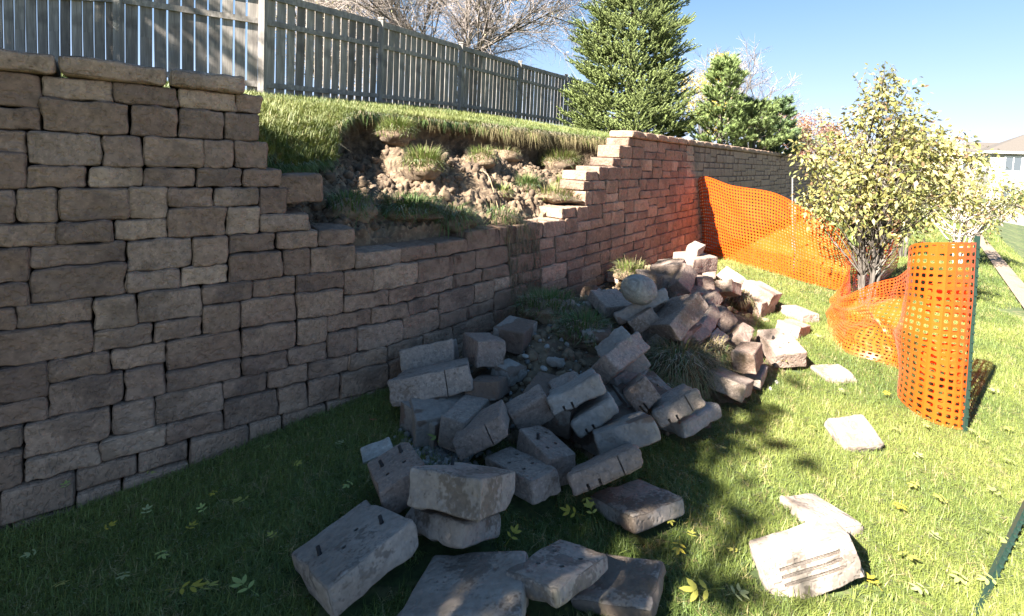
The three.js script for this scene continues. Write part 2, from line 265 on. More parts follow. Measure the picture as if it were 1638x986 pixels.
// ---------------------------------------------------------------- retaining wall: every block its own piece
const UNIT = .0508, Y0 = 1.778 - 40 * UNIT, BATTER = .12;
const brokenTop = u => u < 5.18 ? 9 : u < 5.33 ? 1.76 : u < 5.45 ? 1.50 : u < 5.66 ? 1.22 : u < 5.88 ? 1.10 : u < 7.95 ? .93 : u < 8.16 ? 1.02 : u < 8.38 ? 1.08 : u < 8.62 ? 1.40 : u < 9.12 ? 1.50 : u < 9.22 ? 1.62 : u < 9.62 ? 1.76 : 9;
{
  const r = mulberry(99); const U0 = 2.4, U1 = 30.5, list = []; let below = [];
  // ten-inch bands; in each run either the tall or the short course is on top, so the mid joint jumps up and down
  for (let band = 0; band < 8; band++) {
    const y = band * 5, ends = []; let u = U0 + rr(-.5, 0, r), flip = r() < .5;
    while (u < U1) {
      const m = r() < .25 ? 1 : r() < .7 ? 2 : 3; let W = (m === 1 ? .385 : m === 2 ? .69 : 1.05) * rr(.95, 1.06, r) * lerp(.60, .86, smooth(4.6, 6.6, u)); if (below.some(e => Math.abs(e - u - W) < .07)) W += .09;
      const tall = m === 1 ? [1] : m === 2 ? [.62, .38] : [.39, .39, .22]; for (let i = tall.length - 1; i > 0; i--) { const j = Math.floor(r() * (i + 1)); [tall[i], tall[j]] = [tall[j], tall[i]]; }
      const low = m === 1 ? [1] : m === 2 ? [.5 + rr(-.03, .03, r)] : [.34, .33]; let q = 0; low.forEach(x => q += x); if (m > 1) low.push(1 - q);
      flip = r() < .72 ? !flip : flip; const ty = flip ? y : y + 2, ly = flip ? y + 3 : y; let c = u; for (const t of tall) { list.push({ a: c, b: c + t * W, y: ty, h: 3 }); c += t * W; } c = u; for (const t of low) { list.push({ a: c, b: c + t * W, y: ly, h: 2 }); c += t * W; }
      u += W; ends.push(u);
    }
    below = ends;
  }
  const wall = thing('retaining_wall', 'tall brown-grey mosaic block retaining wall with a collapsed gap', 'wall');
  const variants = {}; const geoOf = (w, h, far) => { const key = far ? 'f' + h : (w > .25 ? 'L' : w > .165 ? 'M' : 'S') + h; const nv = far ? 2 : 6; const v = Math.floor(r() * nv); const id = key + v;
    if (!variants[id]) { const W = far ? .36 : w > .25 ? .30 : w > .165 ? .21 : .14; variants[id] = { W, g: blockGeo(W, h * UNIT - .0045, .30, far ? { seg: [2, 1, 1], r: .02, seed: v + h * 7, split: .006 } : { seg: [9, 5, 3], r: .0135, seed: v * 5 + h * 31 + Math.round(W * 90), rough: .0035, split: .010, taper: .93 }) }; }
    return variants[id]; };
  const items = [];
  for (const b of list) { const uc = (b.a + b.b) / 2, top = Y0 + (b.y + b.h) * UNIT; // blocks that reach past the break are broken off there
    if (top > .94) { const L = top > 1.6 ? 5.25 : top > 1.44 ? 5.28 : top > 1.2 ? 5.37 : top > 1.11 ? 5.56 : 5.82, R = top > 1.76 ? 9.6 : top > 1.6 ? 9.25 : top > 1.5 ? 9.14 : top > 1.4 ? 8.68 : top > 1.08 ? 8.42 : top > 1.02 ? 8.2 : 7.98;
      if (uc < 7) { const e = L + .05 * N3(b.y * 3.3, 2, 1); if (b.a > e - .09) continue; b.b = Math.min(b.b, e); } else { const e = R + .05 * N3(b.y * 3.3, 5, 1); if (b.b < e + .09) continue; b.a = Math.max(b.a, e); } } if (top < -.22) continue; items.push({ ...b, uc: (b.a + b.b) / 2 }); }
  const caps = []; for (let u = 2.4; u < 5.16; u += .405) caps.push({ a: u, b: Math.min(u + .4, 5.17), cap: true }); for (let u = 9.60; u < 30; u += .405) caps.push({ a: u, b: u + .4, cap: true });
  const dist = u => { const w = wp(u); return Math.hypot(w.x, w.f) / (w.x * w.f < 0 && w.f < 1.75 ? .3 : 1); };
  const all = [...items, ...caps.map(c => ({ ...c, uc: (c.a + c.b) / 2 }))]; all.forEach(b => b.k = dist(b.uc) + (b.y !== undefined && Y0 + (b.y + b.h) * UNIT < .02 ? 6 : 0)); all.sort((p, q) => p.k - q.k);
  const far = []; const capGeos = [0, 1, 2].map(k => blockGeo(.398, .09, .33, { seg: [8, 2, 4], r: .032, seed: 60 + k, rough: .006, split: .016, taper: .95 }));
  const M = new THREE.Matrix4(), Q = new THREE.Quaternion(), E = new THREE.Euler();
  all.forEach((b, i) => {
    const w = wp(b.uc), isFar = i >= 340; const wid = b.b - b.a; let g, sx = 1, yc, v;
    if (b.cap) { g = capGeos[i % 3]; sx = (wid - .004) / .398; yc = 1.778 + .047; v = -.165 - BATTER * 1.75 + .055; }
    else { const q = geoOf(wid, b.h, isFar); g = q.g; sx = (wid - .005) / q.W; yc = Y0 + (b.y + b.h / 2) * UNIT; v = -.15 - BATTER * (Y0 + b.y * UNIT) + rr(-.006, .008, r); }
    const x = w.x + w.nx * v, f = w.f + w.nf * v; E.set(0, Math.atan2(w.tf, w.tx) + rr(-.012, .012, r), b.cap ? rr(-.01, .01, r) : rr(-.011, .011, r)); Q.setFromEuler(E);
    if (isFar) { M.compose(new THREE.Vector3(x, yc, -f), Q, new THREE.Vector3(sx, 1, 1)); const c = g.clone().applyMatrix4(M); far.push(c); return; }
    const nz = fbm(b.uc * 1.3, yc * 1.5, 3, 2); const fam = nz > .12 ? 1 : nz < -.12 ? 2 : 0; const fm = r() < .35 ? Math.floor(r() * 3) : fam;
    const m = mesh(b.cap ? 'cap_stone' : 'block', g, b.cap ? wallMats[3 + (i % 3 === 0 ? 1 : 0)] : b.uc > 6.35 && b.uc < 7.75 && yc > .25 && r() < .6 ? smearMat : wallMats[fm * 3 + Math.floor(r() * 3)], wall); m.position.set(x, yc, -f); m.quaternion.copy(Q); m.scale.set(sx, 1, 1);
  });
  const fm = mesh('block_courses', mergeGeometries(far), wallMats[1], wall); fm.userData.kind = 'stuff'; fm.userData.label = 'far block courses of the wall beyond the orange netting';
  // dark fill behind the blocks so that the open joints show depth
  const back = gridGeo(240, 8, (a, b) => { const u = lerp(2.4, 30.5, a), w = wp(u); const top = Math.min(brokenTop(u - .25) - .1, brokenTop(u + .25) - .1, brokenTop(u) - .1, 1.7); const y = lerp(-.3, top, b), v = -.27 - BATTER * y; return [w.x + w.nx * v, y, -(w.f + w.nf * v), u, y]; });
  mesh('backfill', back, soilMat, wall);
}

function upAt(x, f) { // height of the upper lawn at a plan position
  let best = 1e9, bt = 1, bu = 6; for (let u = .5; u < WLEN - .2; u += .1) { const w = wp(u), dx = x - w.x, df = f - w.f, t = dx * BX + df * BF, e = Math.abs(dx * BF - df * BX); if (e < best && t > 0) { best = e; bt = t; bu = u; } }
  return upY(bt, bu) + .02 * N3(x * 2, 1, f * 2);
}
const bankP = (u, t, dy = 0) => { const w = wp(u); return V(w.x + BX * t, bankY(u, t) + dy, w.f + BF * t); };

// ---------------------------------------------------------------- timber fence on the terrace
{
  const posts = [[-11.2, 7.9], [-8.65, 7.55], [-6.12, 7.42], [-4.30, 8.15], [-2.92, 10.3], [-1.50, 12.75], [.08, 15.1], [1.75, 17.1], [3.4, 19.1]];
  const fence = thing('timber_fence', 'weathered grey board fence with gaps along the top of the bank', 'fence'); const r = mulberry(7);
  const postG = mergeGeometries([box(.1, 2.0, .1, 0, .82, 0), box(.125, .03, .125, 0, 1.84, 0)]);
  posts.forEach(([x, f]) => { const m = mesh('post', postG, woodMats[0], fence); m.position.copy(V(x, upAt(x, f), f)); });
  const pickG = [0, 1, 2].map(k => { const g = new THREE.BoxGeometry(.156, 1.74, .019, 1, 6, 1); const p = g.attributes.position; for (let i = 0; i < p.count; i++) p.setXYZ(i, p.getX(i) + .004 * N3(k * 9, p.getY(i) * 2, 3), p.getY(i), p.getZ(i) + .006 * N3(k * 9, p.getY(i) * 1.5, 7)); g.computeVertexNormals(); const gg = boxUV(g, 1, k * .31, k * .17); return gg; });
  for (let s = 0; s < posts.length - 1; s++) {
    const A = V(posts[s][0], upAt(...posts[s]), posts[s][1]), B = V(posts[s + 1][0], upAt(...posts[s + 1]), posts[s + 1][1]); const D = B.clone().sub(A), L = Math.hypot(D.x, D.z), ang = Math.atan2(-D.z, D.x), slope = Math.atan2(D.y, L);
    for (const [y, h, d] of [[1.72, .12, .04], [1.27, .09, .04], [.22, .09, .04]]) { const m = mesh('rail', box(L - .1, h, d), woodMats[s % 2 ? 0 : 3], fence); m.position.copy(A).addScaledVector(D, .5); m.position.y += y; m.rotation.set(0, ang, slope, 'YZX'); }
    const n = Math.round((L - .12) / .186), step = (L - .12) / n;
    for (let i = 0; i < n; i++) {
      const t = (.06 + step * (i + .5)) / L; const m = mesh('picket', pickG[i % 3], woodMats[r() < .25 ? 2 : r() < .45 ? 1 : r() < .5 ? 3 : 0], fence);
      m.position.copy(A).addScaledVector(D, t); m.position.y += .05 + .87 + rr(-.012, .012, r); m.position.x += Math.sin(ang) * -.034; m.position.z += Math.cos(ang) * -.034; m.rotation.set(0, ang + rr(-.03, .03, r), rr(-.008, .008, r)); m.scale.x = rr(.96, 1.03, r);
    }
  }
}

// ---------------------------------------------------------------- fallen blocks
const BLOCKS = [
  [-0.469, 0.189, -3.027, -0.1751, -0.0013, 0.1279, 0.9762, 0.34, 0.142, 0.301, "clean", "", "mud-stained block against the wall foot behind the long split block", ""],
  [-0.134, 0.282, -2.946, -0.1002, 0.1897, -0.0208, 0.9765, 0.181, 0.151, 0.306, "cleanb", "", "upright pale block standing on end near the wall foot", ""],
  [-0.398, 0.196, -2.676, -0.1285, 0.0235, 0.1173, 0.9845, 0.445, 0.135, 0.305, "clean", "g", "long pale block with a score line in front of the upright block", ""],
  [-0.081, 0.176, -2.668, -0.1521, -0.1133, 0.0545, 0.9803, 0.195, 0.097, 0.29, "soily", "h", "block with pin holes half under the upright block", ""],
  [-0.175, 0.115, -2.445, 0.0275, 0.9817, -0.0249, 0.1867, 0.138, 0.159, 0.383, "clean", "", "block standing on its corner below the upright block", ""],
  [0.148, 0.187, -2.415, 0.0715, -0.6486, -0.7145, 0.2524, 0.211, 0.116, 0.147, "cleanb", "", "small broken block piece half sunk in the spilled soil", "broken pieces in the spilled soil"],
  [0.371, 0.222, -2.575, 0.1207, -0.6582, -0.7007, 0.2476, 0.17, 0.118, 0.146, "clean", "", "small broken block piece half sunk in the spilled soil", "broken pieces in the spilled soil"],
  [0.383, 0.281, -2.461, -0.1581, -0.0093, 0.242, 0.9573, 0.285, 0.088, 0.295, "soily", "s", "tan block with grass lying over it, notched along its lower edge", ""],
  [0.48, 0.199, -2.408, -0.1628, -0.0146, 0.2952, 0.9413, 0.24, 0.084, 0.289, "soily", "s", "soil-smeared notched block wedged under the tan one", ""],
  [0.762, 0.233, -2.567, -0.1907, -0.0264, 0.3518, 0.9161, 0.153, 0.131, 0.294, "cleanb", "s", "bluish block with two notches below the large blond sod", ""],
  [0.595, 0.183, -2.256, -0.2163, -0.0099, 0.1675, 0.9618, 0.29, 0.109, 0.298, "soily", "", "wide block with a pinkish end behind the thin scored slab", ""],
  [0.211, 0.117, -2.16, -0.0172, 0.2648, -0.0626, 0.9621, 0.161, 0.136, 0.262, "cleanb", "hp", "clean pale block with one black pin and holes on top", ""],
  [0.099, 0.096, -2.051, -0.111, 0.3226, 0.0261, 0.9397, 0.161, 0.097, 0.345, "clean", "h", "pale block with four pin holes and no pin, right of the stacked pair", ""],
  [-0.129, 0.232, -1.759, -0.2235, -0.2589, 0.0527, 0.9382, 0.325, 0.123, 0.277, "mud", "hp", "big block with one black pin, stacked on a broken block", ""],
  [-0.164, 0.091, -1.763, -0.2122, -0.3252, 0.0626, 0.9194, 0.312, 0.081, 0.23, "mud", "", "broken block crushed under the big pinned block", ""],
  [-0.426, 0.121, -1.958, -0.0369, 0.2488, 0.178, 0.9513, 0.201, 0.129, 0.268, "cleanb", "hpq", "pale block tilted towards the wall with two black pins", ""],
  [-0.089, 0.168, -2.267, -0.1077, 0.0028, 0.266, 0.9579, 0.253, 0.097, 0.288, "cleanb", "g", "scored grey block beside the patch of crushed gravel", ""],
  [-0.504, 0.085, -1.615, -0.1045, 0.3904, 0.1261, 0.906, 0.326, 0.098, 0.33, "mud", "hpq", "large mud-caked block tilted on the shaded grass with two black pins", ""],
  [-0.074, 0.057, -1.492, -0.081, -0.0762, 0.0998, 0.9888, 0.401, 0.09, 0.301, "mud", "", "flat mud-streaked block beside the tilted mud-caked block", ""],
  [0.22, 0.112, -1.542, -0.1448, -0.3576, 0.1102, 0.916, 0.224, 0.059, 0.301, "mud", "h", "block with small pin holes resting on a flat slab", ""],
  [0.44, 0.032, -1.582, -0.0788, -0.2221, 0.1363, 0.9622, 0.285, 0.049, 0.253, "mud", "", "flat slab under the block with small pin holes", ""],
  [0.595, 0.045, -1.962, -0.0896, -0.5129, 0.1277, 0.8442, 0.305, 0.067, 0.288, "mud", "", "flat round-edged cap slab under the thin scored slab", ""],
  [0.46, 0.185, -1.992, -0.253, -0.0314, 0.2202, 0.9415, 0.324, 0.081, 0.292, "cleanb", "gs", "thin scored slab leaning on a round-edged cap slab", ""],
  [0.922, 0.218, -2.488, -0.1723, -0.0137, 0.2569, 0.9509, 0.267, 0.086, 0.284, "clean", "gs", "scored and notched block at the lawn edge of the rubble", ""],
  [1.035, 0.089, -2.622, -0.0883, 0.2853, 0.0693, 0.9518, 0.34, 0.081, 0.244, "soily", "", "lowest slab at the lawn edge, under the scored notched block", ""],
  [1.437, 0.132, -2.949, -0.0844, -0.3311, -0.0887, 0.9356, 0.224, 0.101, 0.274, "clean", "", "soil-streaked block at the lawn edge below the block with dark holes", ""],
  [1.657, 0.214, -3.168, -0.0517, -0.3091, 0.0762, 0.9466, 0.143, 0.135, 0.304, "cleanb", "h", "block with dark pin holes beside the big sunlit pinned block", ""],
  [1.696, 0.091, -3.181, 0.0487, 0.4279, 0.1022, 0.8967, 0.18, 0.096, 0.152, "soily", "", "small block piece under the block with dark pin holes", ""],
  [2.107, 0.136, -3.573, 0.1532, 0.008, 0.0662, 0.9859, 0.235, 0.13, 0.285, "cleanb", "hp", "big sunlit white block with a black pin at the end of the pile", ""],
  [2.947, 0.028, -4.731, -0.003, 0.103, 0.0003, 0.9947, 0.201, 0.116, 0.3, "clean", "h", "sunlit pale block with pin holes on the grass near the orange net", ""],
  [2.619, 0.048, -4.265, -0.033, -0.4359, -0.0509, 0.8979, 0.199, 0.111, 0.262, "cleanb", "", "sunlit pale block on the grass next to the one with pin holes", ""],
  [2.654, 0.19, -4.904, 0.0196, -0.4281, -0.1636, 0.8886, 0.303, 0.145, 0.289, "clean", "", "bleached wall block heaped in the sunlit far end of the pile", "sunlit blocks at the far end of the pile"],
  [2.156, 0.301, -4.601, 0.5001, -0.2476, -0.8285, 0.0469, 0.199, 0.121, 0.158, "cleanb", "", "bleached wall block heaped in the sunlit far end of the pile", "sunlit blocks at the far end of the pile"],
  [2.606, 0.179, -5.47, -0.2276, 0.6636, 0.2734, 0.6581, 0.431, 0.113, 0.171, "clean", "", "sunlit slab leaning upright at the far end of the pile", ""],
  [1.852, 0.36, -4.56, -0.0908, 0.0288, 0.0352, 0.9948, 0.159, 0.119, 0.281, "cleanb", "", "bleached wall block heaped in the sunlit far end of the pile", "sunlit blocks at the far end of the pile"],
  [2.499, 0.197, -5.985, 0.1211, -0.1766, 0.0681, 0.9744, 0.238, 0.161, 0.305, "clean", "", "bleached wall block heaped in the sunlit far end of the pile", "sunlit blocks at the far end of the pile"],
  [1.569, 0.481, -4.595, 0.0024, -0.266, 0.1137, 0.9572, 0.305, 0.116, 0.296, "cleanb", "", "long sunlit slab on top of the far end of the pile", ""],
  [1.932, 0.608, -4.912, 0.135, 0.3871, 0.0387, 0.9113, 0.192, 0.118, 0.121, "clean", "", "bleached wall block heaped in the sunlit far end of the pile", "sunlit blocks at the far end of the pile"],
  [1.611, 0.431, -4.332, 0.2984, 0.8845, 0.3192, 0.1635, 0.153, 0.148, 0.289, "cleanb", "", "bleached wall block heaped in the sunlit far end of the pile", "sunlit blocks at the far end of the pile"],
  [1.339, 0.368, -4.609, 0.0709, 0.0068, 0.011, 0.9974, 0.146, 0.106, 0.173, "clean", "", "bleached wall block heaped in the sunlit far end of the pile", "sunlit blocks at the far end of the pile"],
  [0.816, 0.386, -3.693, 0.1386, 0.2144, -0.0466, 0.9657, 0.275, 0.098, 0.242, "clean", "", "broad grey block beside the boulder on the wall side", ""],
  [0.986, 0.428, -3.464, -0.1994, -0.0259, 0.2525, 0.9465, 0.416, 0.091, 0.302, "soily", "", "long brown slab running under the boulder", ""],
  [0.961, 0.38, -3.397, -0.0665, 0.0184, 0.2902, 0.9545, 0.198, 0.11, 0.292, "clean", "", "grey-tan wall block jumbled in the shaded middle of the pile", "shaded blocks in the middle of the pile"],
  [1.102, 0.354, -3.597, -0.0692, 0.0205, 0.2019, 0.9767, 0.191, 0.128, 0.293, "cleanb", "", "grey-tan wall block jumbled in the shaded middle of the pile", "shaded blocks in the middle of the pile"],
  [1.189, 0.43, -3.28, -0.1366, 0.2712, 0.2823, 0.91, 0.384, 0.134, 0.265, "clean", "", "grey-tan wall block jumbled in the shaded middle of the pile", "shaded blocks in the middle of the pile"],
  [1.681, 0.354, -3.915, -0.1767, 0.3153, 0.2631, 0.8945, 0.191, 0.099, 0.151, "cleanb", "", "grey-tan wall block jumbled in the shaded middle of the pile", "shaded blocks in the middle of the pile"],
  [1.557, 0.308, -3.652, -0.1852, 0.325, 0.2894, 0.8811, 0.193, 0.109, 0.152, "clean", "", "grey-tan wall block jumbled in the shaded middle of the pile", "shaded blocks in the middle of the pile"],
  [1.704, 0.284, -3.772, -0.0677, 0.0289, 0.3512, 0.9334, 0.153, 0.131, 0.286, "cleanb", "", "grey-tan wall block jumbled in the shaded middle of the pile", "shaded blocks in the middle of the pile"],
  [1.451, 0.281, -3.483, -0.2432, 0.3968, 0.2127, 0.8592, 0.197, 0.097, 0.149, "clean", "", "grey-tan wall block jumbled in the shaded middle of the pile", "shaded blocks in the middle of the pile"],
  [1.357, 0.256, -3.348, -0.4434, 0.2997, 0.2337, 0.8117, 0.196, 0.106, 0.15, "cleanb", "", "grey-tan wall block jumbled in the shaded middle of the pile", "shaded blocks in the middle of the pile"],
  [1.526, 0.21, -3.397, -0.4551, 0.3683, 0.2467, 0.7722, 0.2, 0.101, 0.148, "clean", "", "grey-tan wall block jumbled in the shaded middle of the pile", "shaded blocks in the middle of the pile"],
  [1.784, 0.207, -3.557, -0.3202, 0.3434, 0.3257, 0.8206, 0.195, 0.103, 0.149, "cleanb", "", "grey-tan wall block jumbled in the shaded middle of the pile", "shaded blocks in the middle of the pile"],
  [1.104, 0.248, -3.305, -0.3804, 0.3582, 0.1795, 0.8335, 0.198, 0.107, 0.15, "clean", "", "grey-tan wall block jumbled in the shaded middle of the pile", "shaded blocks in the middle of the pile"],
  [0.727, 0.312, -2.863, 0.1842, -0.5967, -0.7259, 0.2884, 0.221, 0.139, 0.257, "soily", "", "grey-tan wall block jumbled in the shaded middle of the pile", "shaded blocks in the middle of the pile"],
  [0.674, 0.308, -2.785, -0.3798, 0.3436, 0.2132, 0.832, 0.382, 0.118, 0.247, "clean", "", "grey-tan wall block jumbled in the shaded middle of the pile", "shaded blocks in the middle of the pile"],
  [0.646, 0.294, -3.283, -0.0699, -0.1181, 0.0418, 0.9897, 0.2, 0.077, 0.283, "soily", "", "brown flat slab half buried near the green sod", ""],
  [0.07, 0.279, -3.225, 0.0024, -0.194, -0.0122, 0.9809, 0.223, 0.143, 0.278, "soily", "", "soil-reddened block lying in the green sod at the wall foot", ""],
  [0.031, 0.187, -2.842, 0.0212, 0.4578, -0.0712, 0.886, 0.187, 0.093, 0.15, "soily", "", "small broken block piece half sunk in the spilled soil", "broken pieces in the spilled soil"],
  [0.67, 0.178, -2.782, -0.2359, 0.4145, 0.0933, 0.874, 0.194, 0.093, 0.147, "soily", "", "small broken block piece half sunk in the spilled soil", "broken pieces in the spilled soil"],
  [1.961, 0.05, -2.572, 0.2543, 0.0352, 0.063, 0.9644, 0.217, 0.078, 0.176, "mud", "", "lone pale slab on the grass at the tip of the shadow", ""],
  [2.41, 0.013, -3.408, 0.0254, 0.0198, 0.0382, 0.9987, 0.236, 0.071, 0.196, "mud", "", "lone sunlit slab beside the big white pinned block", ""],
  [1.407, 0.008, -1.986, -0.0795, -0.5762, 0.0018, 0.8134, 0.239, 0.06, 0.211, "mud", "", "muddy slab touching the big ribbed block on the lawn", ""],
  [1.129, 0.091, -1.659, 0.6623, 0.1244, 0.1228, 0.7285, 0.365, 0.107, 0.167, "mud", "r", "big ribbed block lying on the sunlit lawn", ""],
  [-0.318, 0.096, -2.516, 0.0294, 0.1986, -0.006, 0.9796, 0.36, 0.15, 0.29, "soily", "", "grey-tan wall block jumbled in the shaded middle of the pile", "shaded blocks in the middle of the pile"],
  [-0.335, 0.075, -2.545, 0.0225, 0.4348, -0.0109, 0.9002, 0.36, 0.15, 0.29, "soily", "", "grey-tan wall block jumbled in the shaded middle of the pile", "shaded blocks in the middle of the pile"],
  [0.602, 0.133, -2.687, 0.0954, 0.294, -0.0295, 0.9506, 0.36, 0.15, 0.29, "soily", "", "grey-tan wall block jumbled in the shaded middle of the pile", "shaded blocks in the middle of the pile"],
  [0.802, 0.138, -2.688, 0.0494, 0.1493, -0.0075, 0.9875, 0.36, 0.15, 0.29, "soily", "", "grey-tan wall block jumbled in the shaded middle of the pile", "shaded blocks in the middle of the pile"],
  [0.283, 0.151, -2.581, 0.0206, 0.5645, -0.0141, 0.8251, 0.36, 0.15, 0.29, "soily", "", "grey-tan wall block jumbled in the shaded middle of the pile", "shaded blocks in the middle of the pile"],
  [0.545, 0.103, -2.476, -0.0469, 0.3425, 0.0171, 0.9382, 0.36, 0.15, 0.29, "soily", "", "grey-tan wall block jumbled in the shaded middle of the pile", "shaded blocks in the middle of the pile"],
  [1.932, 0.488, -4.912, 0.0242, 0.2473, -0.0062, 0.9686, 0.36, 0.15, 0.29, "cleanb", "", "bleached wall block heaped in the sunlit far end of the pile", "sunlit blocks at the far end of the pile"],
  [2.379, 0.067, -5.965, 0.0439, 0.4788, -0.024, 0.8765, 0.36, 0.15, 0.29, "cleanb", "", "bleached wall block heaped in the sunlit far end of the pile", "sunlit blocks at the far end of the pile"],
  [1.569, 0.361, -4.545, -0.0494, 0.1493, 0.0075, 0.9875, 0.36, 0.15, 0.29, "cleanb", "", "bleached wall block heaped in the sunlit far end of the pile", "sunlit blocks at the far end of the pile"],
  [1.902, 0.24, -4.61, 0.0675, 0.4337, -0.0326, 0.8979, 0.36, 0.15, 0.29, "cleanb", "", "bleached wall block heaped in the sunlit far end of the pile", "sunlit blocks at the far end of the pile"],
  [1.661, 0.281, -4.382, 0.0497, 0.0997, -0.005, 0.9938, 0.36, 0.15, 0.29, "cleanb", "", "bleached wall block heaped in the sunlit far end of the pile", "sunlit blocks at the far end of the pile"],
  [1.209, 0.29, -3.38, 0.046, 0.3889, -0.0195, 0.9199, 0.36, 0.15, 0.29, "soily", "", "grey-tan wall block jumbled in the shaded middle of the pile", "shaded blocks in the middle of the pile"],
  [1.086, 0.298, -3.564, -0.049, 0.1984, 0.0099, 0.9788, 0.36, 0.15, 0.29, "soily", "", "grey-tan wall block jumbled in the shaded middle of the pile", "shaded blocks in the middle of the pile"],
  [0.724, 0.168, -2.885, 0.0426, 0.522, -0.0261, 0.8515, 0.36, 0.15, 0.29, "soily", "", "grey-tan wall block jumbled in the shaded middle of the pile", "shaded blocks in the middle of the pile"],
  [2.554, 0.09, -4.854, 0.0235, 0.3428, -0.0086, 0.9391, 0.36, 0.15, 0.29, "cleanb", "", "bleached wall block heaped in the sunlit far end of the pile", "sunlit blocks at the far end of the pile"],
];
const evaluator = new Evaluator(); evaluator.useGroups = false;
const blockMats = { clean: cleanMat, cleanb: cleanMatB, mud: mudMat, soily: soilyMat };
const blockInverse = [];
function cut(geo, cutters) {
  let b = new Brush(geo); b.updateMatrixWorld();
  for (const [g, x, y, z, rx = 0] of cutters) { const c = new Brush(g); c.position.set(x, y, z); c.rotation.x = rx; c.updateMatrixWorld(); b = evaluator.evaluate(b, c, SUBTRACTION); b.updateMatrixWorld(); }
  return b.geometry;
}
const holeCutter = new THREE.CylinderGeometry(.0095, .0095, .09, 10); const pinG = new THREE.CylinderGeometry(.0075, .0075, .036, 8);
BLOCKS.forEach((b, i) => {
  const [x, y, z, qx, qy, qz, qw, w, h, d, style, feat, label, group] = b; const r = mulberry(500 + i);
  const o = thing('fallen_block', label, 'block', group || undefined); o.position.set(x, y, z); o.quaternion.set(qx, qy, qz, qw);
  const flat = h < .095;
  let g = blockGeo(w, h, d, { r: flat ? .017 : .010, seg: [10, 5, 8], seed: i * 3 + 1, rough: flat ? .006 : .0035, split: .010, taper: w > .3 ? rr(.88, .94, r) : rr(.94, 1, r), chips: 2 + Math.floor(r() * 3) });
  const cutters = [], pins = [];
  if (feat.includes('h')) {
    const spots = w > .25 ? [[-.3, -.12], [-.12, .12], [.1, -.06], [.3, .14]] : [[-.22, -.1], [.18, .12], [-.2, .22], [.24, -.2]];
    spots.forEach(([a, c], k) => { const px = a * w, pz = c * d + rr(-.012, .012, r); cutters.push([holeCutter, px, h / 2 + .004, pz]); if (feat.includes('p') && (k === 0 || (k === 3 && feat.includes('q')))) pins.push([px, pz]); });
  }
  if (feat.includes('g')) cutters.push([new THREE.BoxGeometry(.006, h * 1.3, .02), w * .2, 0, d / 2 + .002]);
  if (feat.includes('s')) for (const a of [-.28, -.12]) cutters.push([new THREE.BoxGeometry(.011, h * .5, .05), a * w, -h * .42, d / 2]);
  if (feat.includes('r')) for (const a of [-.22, -.05, .12]) cutters.push([new THREE.BoxGeometry(w * .62, .012, .014), 0, h / 2 + .002, a * d]);
  if (cutters.length) g = cut(g, cutters);
  mesh('body', g, blockMats[style], o);
  for (const [px, pz] of pins) { const p = mesh('pin', pinG, pinMat, o); p.position.set(px, h / 2 + .008, pz); p.rotation.set(rr(-.12, .12, r), 0, rr(-.12, .12, r)); }
  o.updateMatrixWorld(true); blockInverse.push([o.matrixWorld.clone().invert(), w / 2 + .012, h / 2 + .02, d / 2 + .012, x, z, Math.hypot(w, d) * .6]);
});
const onBlock = (x, f) => { for (const [m, a, b, c, bx, bz, R] of blockInverse) { if (Math.abs(x - bx) > R || Math.abs(-f - bz) > R) continue; for (const yy of [.02, .05, .09]) { const v = V(x, baseY(x, f) + yy, f).applyMatrix4(m); if (Math.abs(v.x) < a && Math.abs(v.y) < b && Math.abs(v.z) < c) return true; } } return false; };
{ // loose block still sitting on the broken end of the tall wall
  const w = wp(5.47), v = -.15 - BATTER * 1.17; const m = single('loose_block', blockGeo(.235, .165, .29, { seg: [9, 5, 6], r: .016, seed: 404, split: .01, chips: 3 }), wallMats[6], 'brown block tipped loose on the broken step of the tall wall', 'block');
  m.position.set(w.x + w.nx * v, 1.172 + .085, -(w.f + w.nf * v)); m.rotation.set(0, Math.atan2(w.tf, w.tx) - .12, .07);
}
// boulder and pale stones
function stoneGeo(a, b, c, seed, rough = .12, det = 3) { const g = new THREE.IcosahedronGeometry(1, det); const m = mergeVertices(g.deleteAttribute('normal').deleteAttribute('uv'), 1e-4); const p = m.attributes.position, v = new THREE.Vector3(); for (let i = 0; i < p.count; i++) { v.fromBufferAttribute(p, i); v.multiplyScalar(1 + rough * fbm(v.x * 1.6 + seed, v.y * 1.6, v.z * 1.6, 4) * 2); p.setXYZ(i, v.x * a, v.y * b, v.z * c); } m.computeVertexNormals(); return boxUV(m, 1, seed * .3, 0); }
{ const m = single('boulder', stoneGeo(.135, .105, .12, 5, .07, 4), boulderMat, 'smooth rounded grey boulder sitting among the rubble blocks', 'boulder'); m.position.set(0.928, 0.607, -3.318); m.rotation.set(.1, .4, -.25); }
[[-0.166, 0.017, -4.367, 0.050], [0.586, 0.112, -4.673, 0.035], [0.545, 0.356, -3.662, 0.045], [0.726, 0.231, -4.402, 0.030], [0.489, 0.341, -3.509, 0.030], [0.249, 0.203, -2.878, 0.030], [0.135, 0.225, -2.997, 0.025], [0.065, 0.164, -2.817, 0.030], [0.744, 0.315, -3.589, 0.030], [-0.811, 0.002, -3.793, 0.030], [-0.632, 0.009, -3.705, 0.025], [1.110, 0.190, -3.456, 0.030]].forEach(([x, y, z, s], i) => { const m = single('pale_stone', stoneGeo(s, s * .5, s * .75, i * 3 + 1, .2, 2), stoneMat, 'small pale stone on the spilled soil by the wall', 'stone', 'pale stones on the spilled soil'); m.position.set(x, y, z); m.rotation.set(rr(-.2, .2), rr(0, 6), rr(-.2, .2)); });
